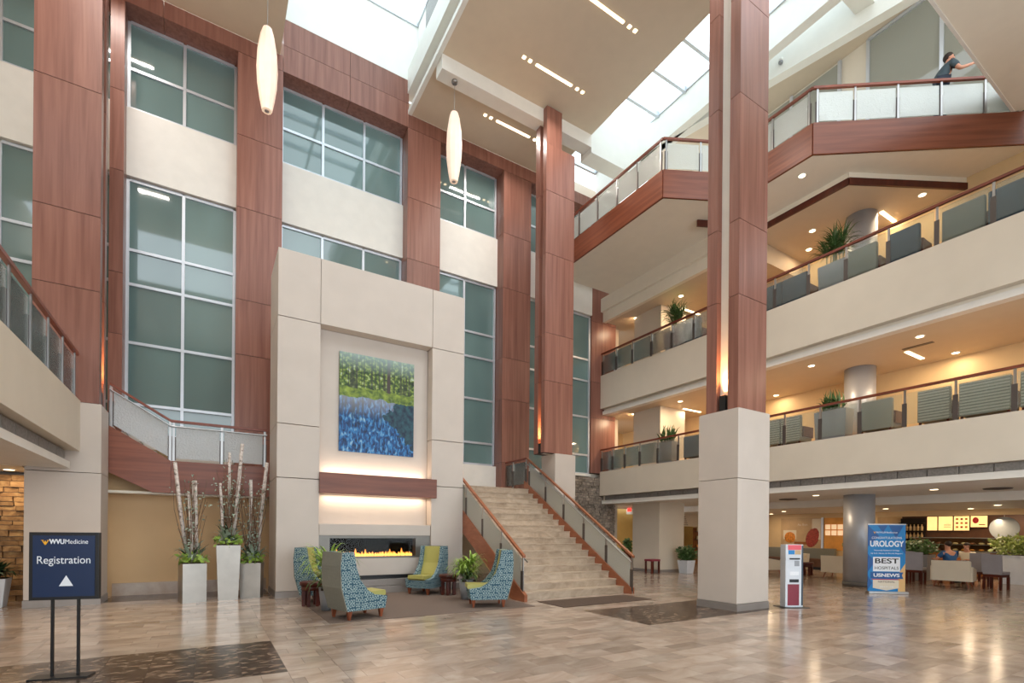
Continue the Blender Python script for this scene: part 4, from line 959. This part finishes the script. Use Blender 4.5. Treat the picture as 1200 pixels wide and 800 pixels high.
# counter and back bar
ct = thing('cafe_counter', 'long brown cafe counter with a dark stone top', 'counter', (25.4, 6.0, 0)); 
for k in range(7): block('front_panel', -.3, -.28, -4.2+k*1.2+.005, -3.0+k*1.2-.005, .08, .98, 'menubrown', ct)
block('body', -.28, .4, -4.2, 4.2, 0, .98, 'brownwall', ct); block('worktop', -.36, .45, -4.25, 4.25, .98, 1.03, 'stone_dark', ct)
for i, (y0, y1) in enumerate(((8.95, 9.33), (8.42, 8.93), (7.87, 8.4), (7.3, 7.85))):
    mo = thing('menu_board', ['narrow backlit menu board beside the bottle shelf', 'plain backlit menu board with small text lines', 'backlit menu board with food pictures', 'backlit menu board with a red emblem'][i], 'menu board', (27.3, (y0+y1)/2, 1.86)); w = y1-y0
    mp = block('panel', -.05, .05, -w/2+.02, w/2-.02, 0 if i < 3 else .14, .6, 'menu', mo); block('frame', .0, .06, -w/2, w/2, -.02 if i < 3 else .12, .62, 'darkshop', mo)
    if i == 1:
        for k in range(3): block('text_line', -.053, -.05, -.2, .05, -.05-k*.06, -.035-k*.06, 'menubrown', mp)
    if i == 2:
        for k in range(9): block('food_picture', -.053, -.05, -.2+.15*(k % 3), -.12+.15*(k % 3), -.2+.17*(k//3), -.12+.17*(k//3), 'poster_red' if k % 2 else 'poster_gold', mp)
    if i == 3: MB().sphere((0, 0, 0), .006, .1, .13).build('red_emblem', 'red', mp, True, loc=(-.052, .1, .05)); block('text_line', -.053, -.05, -.2, .0, -.15, -.11, 'menubrown', mp)
sh = thing('bottle_shelf', 'dark shelf unit stacked with pale bottles behind the counter', 'shelf', (27.15, 10.0, 1.1)); block('back', .1, .14, -.62, .3, 0, 1.3, 'darkshop', sh)
for k in range(4): block('shelf', -.12, .1, -.62, .3, k*.36, .02+k*.36, 'darkshop', sh)
for k in range(3):
    for i in range(6):
        mb_ = _cache.get('bottle')
        if mb_ is None: mb_ = _cache['bottle'] = MB().lathe([(.045, 0), (.05, .02), (.05, .17), (.02, .22), (.02, .28)], 10).mesh('bottle', True); mb_.materials.append(M['bottle'])
        tag(obj('bottle', mb_, None, None, (27.13, 9.46+i*.14, 1.125+k*.36)), 'pale bottle on the dark shelf behind the cafe counter', 'bottle', 'bottles on the cafe shelf')
rr = random.Random(51)
ds = thing('pastry_case', 'glass pastry case with lit shelves on the cafe counter', 'display case', (25.5, 7.6, 1.03)); block('glass_front', -.32, -.31, -1.6, 1.6, 0, .5, 'clearglass', ds); block('top', -.32, .3, -1.6, 1.6, .5, .53, 'steel', ds); block('shelf', -.3, .3, -1.58, 1.58, .24, .255, 'steel', ds); block('back', .28, .3, -1.6, 1.6, 0, .5, 'menubrown', ds)
for k in range(2):
    for i in range(12): tag(MB().sphere((0, 0, 0), .07, .09, .045, 10, 6).build('pastry', rr.choice(('poster_gold', 'brownitem', 'bottle')), None, True, (25.4, 6.2+i*.26, 1.075+k*.255)), 'baked pastry in the glass case on the cafe counter', 'pastry', 'pastries in the case')
bs = thing('back_bar', 'brown back bar shelves crowded with cups and bags', 'shelf', (27.1, 6.5, 0)); block('body', -.15, .2, -.8, 2.8, 0, .95, 'menubrown', bs)
for k in range(2): block('shelf', -.12, .2, -.8, 2.8, 1.2+k*.3, 1.22+k*.3, 'brownwall', bs)
for k in range(3):
    for i in range(12):
        y = 5.85+i*.28; h = rr.uniform(.1, .24); z0 = (.952, 1.222, 1.522)[k]
        if k == 2 and y > 7: continue
        tag(MB().lathe([(.05, 0), (.07, h*.5), (.06, h)], 8).build('cup', rr.choice(('bottle', 'brownitem', 'cream', 'poster_gold', 'red')), None, True, (27.05, y, z0)), 'cup or jar on the cafe back bar shelves', 'cup', 'cups on the back bar')
rs = thing('round_cafe_sign', 'large pale translucent disc sign over the cafe counter', 'sign', (25.05, 6.25, 2.42)); q = MB().lathe([(.42, -.01), (.42, .01)], 32).build('disc', 'disc', rs, loc=(0, 0, -.5)); q.rotation_euler.y = math.pi/2; block('hanger', -.01, .01, -.01, .01, -.09, 0, 'steel', rs)
dk = thing('dark_equipment_shelf', 'dark shelf of equipment on the right of the cafe', 'shelf', (26.9, 4.6, 1.1)); block('back', .3, .34, -1.3, 1.0, 0, 1.3, 'darkshop', dk)
for k in range(3): block('shelf', 0, .3, -1.3, 1.0, .4*k+.1, .4*k+.13, 'clamp', dk)
cl = thing('cafe_strip_light', 'warm strip light over the cafe counter', 'light', (26.4, 6.4, 2.632)); block('light_bar', -.05, .05, -2.8, 2.8, -.03, 0, 'lampsoft', cl); area('cafe_lamp', (26.4, 6.4, 2.58), .15, 55, WARM, (.25, 0, -1), 5.6)  # bar and lamp added to brighten the back bar
# seats
def tub(label, x, y, rz, w=.78, g=None):
    c = thing('tub_chair', label, 'chair', (x, y, 0), rz, g)
    MB().prismy([(-.36, .2), (-.28, .2), (-.3, .82), (-.42, .84)], -w/2, w/2).build('backrest', 'cream', c); block('seat', -.3, .36, -w/2+.06, w/2-.06, .2, .44, 'cream', c, .03)
    for s_ in (-1, 1): MB().prismy([(-.32, .2), (.36, .2), (.34, .56), (-.3, .66)], s_*w/2-.04, s_*w/2+.04).build('arm', 'cream', c)
    for lx in (-.28, .28):
        for s_ in (-1, 1): MB().tube([(lx*1.15, s_*(w/2-.05), 0), (lx, s_*(w/2-.12), .21)], .016, 8, .026).build('leg', 'wood_leg', c)
tub('cream tub chair with its back to the lobby, a person in blue beyond it', 20.45, 6.3, R(8), .95)
tub('cream tub chair with its back to the lobby left of the round column', 20.5, 9.75, R(0), .85)
tub('cream tub chair partly behind the dispenser stand', 21.0, 11.7, R(150), .8); tub('cream tub chair at the lobby edge of the cafe, next to the free-standing column', 19.6, 12.0, R(-20), .8)
def wchair(label, x, y, rz, g=None):
    c = thing('cafe_chair', label, 'chair', (x, y, 0), rz, g); c.scale = (1, 1, 1.15)
    MB().prismy([(-.24, .46), (-.18, .46), (-.22, .93), (-.27, .93)], -.24, .24).build('backrest', 'seatgrey', c); block('seat', -.23, .25, -.23, .23, .4, .48, 'seatgrey', c, .02); block('apron', -.22, .23, -.22, .22, .33, .4, 'wood_dark', c)
    for lx in (-.2, .2):
        for s_ in (-1, 1): block('leg', lx-.03, lx+.03, s_*.2-.03, s_*.2+.03, 0, .34, 'wood_dark', c)
    return c
wchair('grey-backed cafe chair right of the banner', 20.5, 7.3, R(5)); wchair('grey-backed cafe chair next to the pale planter, further one', 21.6, 5.95, R(10)); wchair('grey-backed cafe chair next to the pale planter, nearer one', 20.55, 5.3, R(-10))
wchair('grey-backed cafe chair half behind the chair right of the banner', 21.3, 7.75, R(-6))
def ctable(label, x, y):
    c = thing('cafe_table', label, 'table', (x, y, 0)); MB().lathe([(.38, .71), (.38, .74)], 24).build('table_top', 'stone_dark', c); MB().lathe([(.04, .03), (.04, .71)], 12).build('pedestal', 'black', c, True); MB().lathe([(.25, 0), (.22, .03)], 20).build('base', 'black', c)
ctable('round cafe table in front of the person in blue', 22.45, 6.75)
ctable('round cafe table by the banquette', 23.3, 13.0)
drum('round brown side table between two cream tub chairs', 20.2, 10.75)
potted('variegated hedge in a large pale rectangular planter on the right', 23.6, 5.45, 0, .8, .9, 1.0, 'planter_white', 'varieg', 1.72, wide=1.15, seed=61)
potted('green bush in a grey planter behind the banner', 22.4, 8.0, 0, .6, .7, .95, 'planter_grey', 'bush', 1.5, wide=1.4, seed=62)
potted('dark green plant in a planter at the orange cafe panel', 23.2, 10.4, 0, .5, .55, .9, 'planter_grey', 'bush', 1.45, seed=63)

# ------------------------------------------------------------------ people
def skinmesh(name, V, Ed, m, parent, root=0, sub=2):
    me = bpy.data.meshes.new(name); me.from_pydata([v[:3] for v in V], Ed, []); o = bpy.data.objects.new(name, me); COL.objects.link(o)
    o.modifiers.new('skin', 'SKIN').use_smooth_shade = True
    for i, v in enumerate(V):
        sv = me.skin_vertices[0].data[i]; r_ = v[3]; sv.radius = (r_, v[4] if len(v) > 4 else r_); sv.use_root = (i == root)
    sm = o.modifiers.new('sub', 'SUBSURF'); sm.levels = sub; sm.render_levels = sub
    me2 = bpy.data.meshes.new_from_object(o.evaluated_get(bpy.context.evaluated_depsgraph_get())); bpy.data.objects.remove(o)
    me2.materials.clear(); me2.materials.append(M[m]); me2.polygons.foreach_set('use_smooth', [True]*len(me2.polygons)); me2.name = name
    return obj(name, me2, None, parent)
def hand(V, Ed, iw, w, d, curl):
    """palm and five fingers on from wrist vertex iw; d = pointing direction, curl = downward bend"""
    d = Vector(d).normalized(); s_ = d.cross(Vector((0, 0, 1))).normalized(); dn = Vector((0, 0, -1)); w = Vector(w)
    V.append((*(w+d*.05), .022, .034)); ip = len(V)-1; Ed.append((iw, ip)); V.append((*(w+d*.09), .016, .036)); ik = len(V)-1; Ed.append((ip, ik))
    for f, L in ((-.03, .065), (-.01, .078), (.012, .074), (.032, .058)):
        a = w+d*.1+s_*f; b = a+d*L*.55+dn*curl*L*.3; c = b+d*L*.45+dn*curl*L*.55; k = len(V)
        V.extend([(*a, .009), (*b, .0085), (*c, .007)]); Ed.extend([(ik, k), (k, k+1), (k+1, k+2)])
    a = w+d*.045-s_*.045; b = a+d*.04-s_*.02; k = len(V); V.extend([(*a, .011), (*b, .009)]); Ed.extend([(ip, k), (k, k+1)])
def person(label, loc, rz, pose, shirt, k):
    """pose: dict of joints in local metres, facing +x"""
    p = thing('person', label, 'person', loc, rz); J = {n: Vector(v)*k for n, v in pose.items() if n != 'beard'}
    V = []; Ed = []; I = {}
    def add(n, pos, r_, prev=None, r2=None):
        V.append((*pos, r_*k, (r2 or r_)*k)); I[n] = len(V)-1
        if prev: Ed.append((I[prev], I[n]))
    add('pelvis', J['pelvis'], .13, None, .16); add('waist', (J['pelvis']*.55+J['chest']*.45), .115, 'pelvis', .14); add('chest', J['chest'], .125, 'waist', .17); add('neck', J['neck'], .055, 'chest')
    hd = J['head']; hf = Vector(pose.get('look', (1, 0, 0))).normalized()
    add('skull0', hd+Vector((0, 0, -.07))*k, .06, 'neck'); add('skull1', hd+Vector((0, 0, .01))*k-hf*.012*k, .088, 'skull0', .078); add('skull2', hd+Vector((0, 0, .075))*k-hf*.015*k, .07, 'skull1')
    add('nose', hd+hf*.105*k+Vector((0, 0, -.015))*k, .013, 'skull1'); add('chin', hd+hf*.06*k+Vector((0, 0, -.095))*k, .03, 'skull0')
    side = hf.cross(Vector((0, 0, 1)))
    for q, s_ in (('earl', -1), ('earr', 1)): add(q, hd+side*s_*.085*k, .014, 'skull1')
    for s_ in 'lr':
        add('sh'+s_, J['sh'+s_], .06, 'chest'); add('el'+s_, J['el'+s_], .042, 'sh'+s_); add('wr'+s_, J['wr'+s_], .028, 'el'+s_); hand(V, Ed, I['wr'+s_], J['wr'+s_], J['wr'+s_]-J['el'+s_]+Vector((0, 0, .02)), .5)
        add('hip'+s_, J['hip'+s_], .085, 'pelvis'); add('kn'+s_, J['kn'+s_], .058, 'hip'+s_); add('an'+s_, J['an'+s_], .04, 'kn'+s_); add('toe'+s_, J['an'+s_]+Vector((.15, 0, -.045))*k, .034, 'an'+s_)
    skinmesh('body', V, Ed, 'skin', p)
    g = .016*k; sv = []; se = []; si = {}
    def addc(n, pos, r_, prev=None, r2=None):
        sv.append((*pos, r_*k+g, (r2 or r_)*k+g)); si[n] = len(sv)-1
        if prev: se.append((si[prev], si[n]))
    addc('pelvis', J['pelvis']*.9+J['chest']*.1, .13, None, .16); addc('waist', (J['pelvis']*.55+J['chest']*.45), .12, 'pelvis', .145); addc('chest', J['chest'], .13, 'waist', .175); addc('nk', J['chest']*.35+J['neck']*.65, .06, 'chest')
    for s_ in 'lr': addc('sh'+s_, J['sh'+s_], .066, 'chest'); addc('sl'+s_, J['sh'+s_]*.3+J['el'+s_]*.7, .058, 'sh'+s_)
    skinmesh('shirt', sv, se, shirt, p); sv = []; se = []; si = {}
    addc('pelvis', J['pelvis'], .132, None, .162)
    for s_ in 'lr': addc('hip'+s_, J['hip'+s_], .09, 'pelvis'); addc('kn'+s_, J['kn'+s_], .064, 'hip'+s_); addc('an'+s_, J['an'+s_], .05, 'kn'+s_)
    skinmesh('trousers', sv, se, 'jeans', p)
    mb = MB(); mb.sphere(hd+Vector((0, 0, .045))*k-hf*.025*k, .098*k, .098*k, .095*k, 16, 10); mb.build('hair', 'hair', p, True)
    mb = MB(); mb.sphere(hd+hf*.055*k+Vector((0, 0, -.095))*k, .05*k, .055*k, .04*k, 12, 8); 
    if pose.get('beard'): mb.build('beard', 'hair', p, True)
    mb = MB()
    for s_ in (-1, 1): mb.sphere(hd+hf*.078*k+side*s_*.033*k+Vector((0, 0, .015))*k, .011*k, .011*k, .009*k, 8, 6)
    mb.build('eyes', 'black', p, True); MB().sphere(hd+hf*.088*k+Vector((0, 0, -.058))*k, .012*k, .026*k, .007*k, 8, 6).build('mouth', 'maroon', p, True)
    return p
stand = dict(pelvis=(-.04, 0, .88), chest=(.10, 0, 1.22), neck=(.16, 0, 1.38), head=(.2, 0, 1.52), look=(1, -.3, .12), beard=1, shl=(.10, .19, 1.29), shr=(.12, -.19, 1.29),
    ell=(.14, .28, 1.03), wrl=(.38, .2, 1.02), elr=(.22, -.3, 1.03), wrr=(.46, -.27, 1.12), hipl=(-.04, .1, .84), hipr=(-.04, -.1, .84), knl=(.04, .11, .46), knr=(.05, -.1, .46), anl=(-.02, .12, .08), anr=(.0, -.11, .08))
person('bearded person in a dark t-shirt leaning on the top walkway railing', (17.02, 5.62, 12.85), math.atan2(-.62, .78), stand, 'tshirt', 1.18)
sit = dict(pelvis=(0, 0, .52), chest=(.06, 0, .92), neck=(.09, 0, 1.1), head=(.12, 0, 1.25), look=(1, .1, -.15), shl=(.07, .2, 1.0), shr=(.07, -.2, 1.0), ell=(.16, .34, .78), wrl=(.4, .2, .78), elr=(.16, -.34, .78), wrr=(.4, -.2, .78),
    hipl=(.02, .1, .52), hipr=(.02, -.1, .52), knl=(.45, .12, .5), knr=(.45, -.12, .5), anl=(.42, .12, .08), anr=(.42, -.12, .08))
person('person in a blue shirt seated in the cafe beyond the cream tub chair', (21.7, 6.75, 0), R(60), sit, 'blueshirt', 1.04); wchair('grey cafe chair under the person in blue', 21.67, 6.70, R(60)).scale = (1, 1, .86)
person('dark-haired person in a cream top seated further back in the cafe', (23.3, 6.75, 0), R(170), sit, 'cream', 1.0); wchair('grey cafe chair under the dark-haired person in cream', 23.36, 6.74, R(170)).scale = (1, 1, .86)
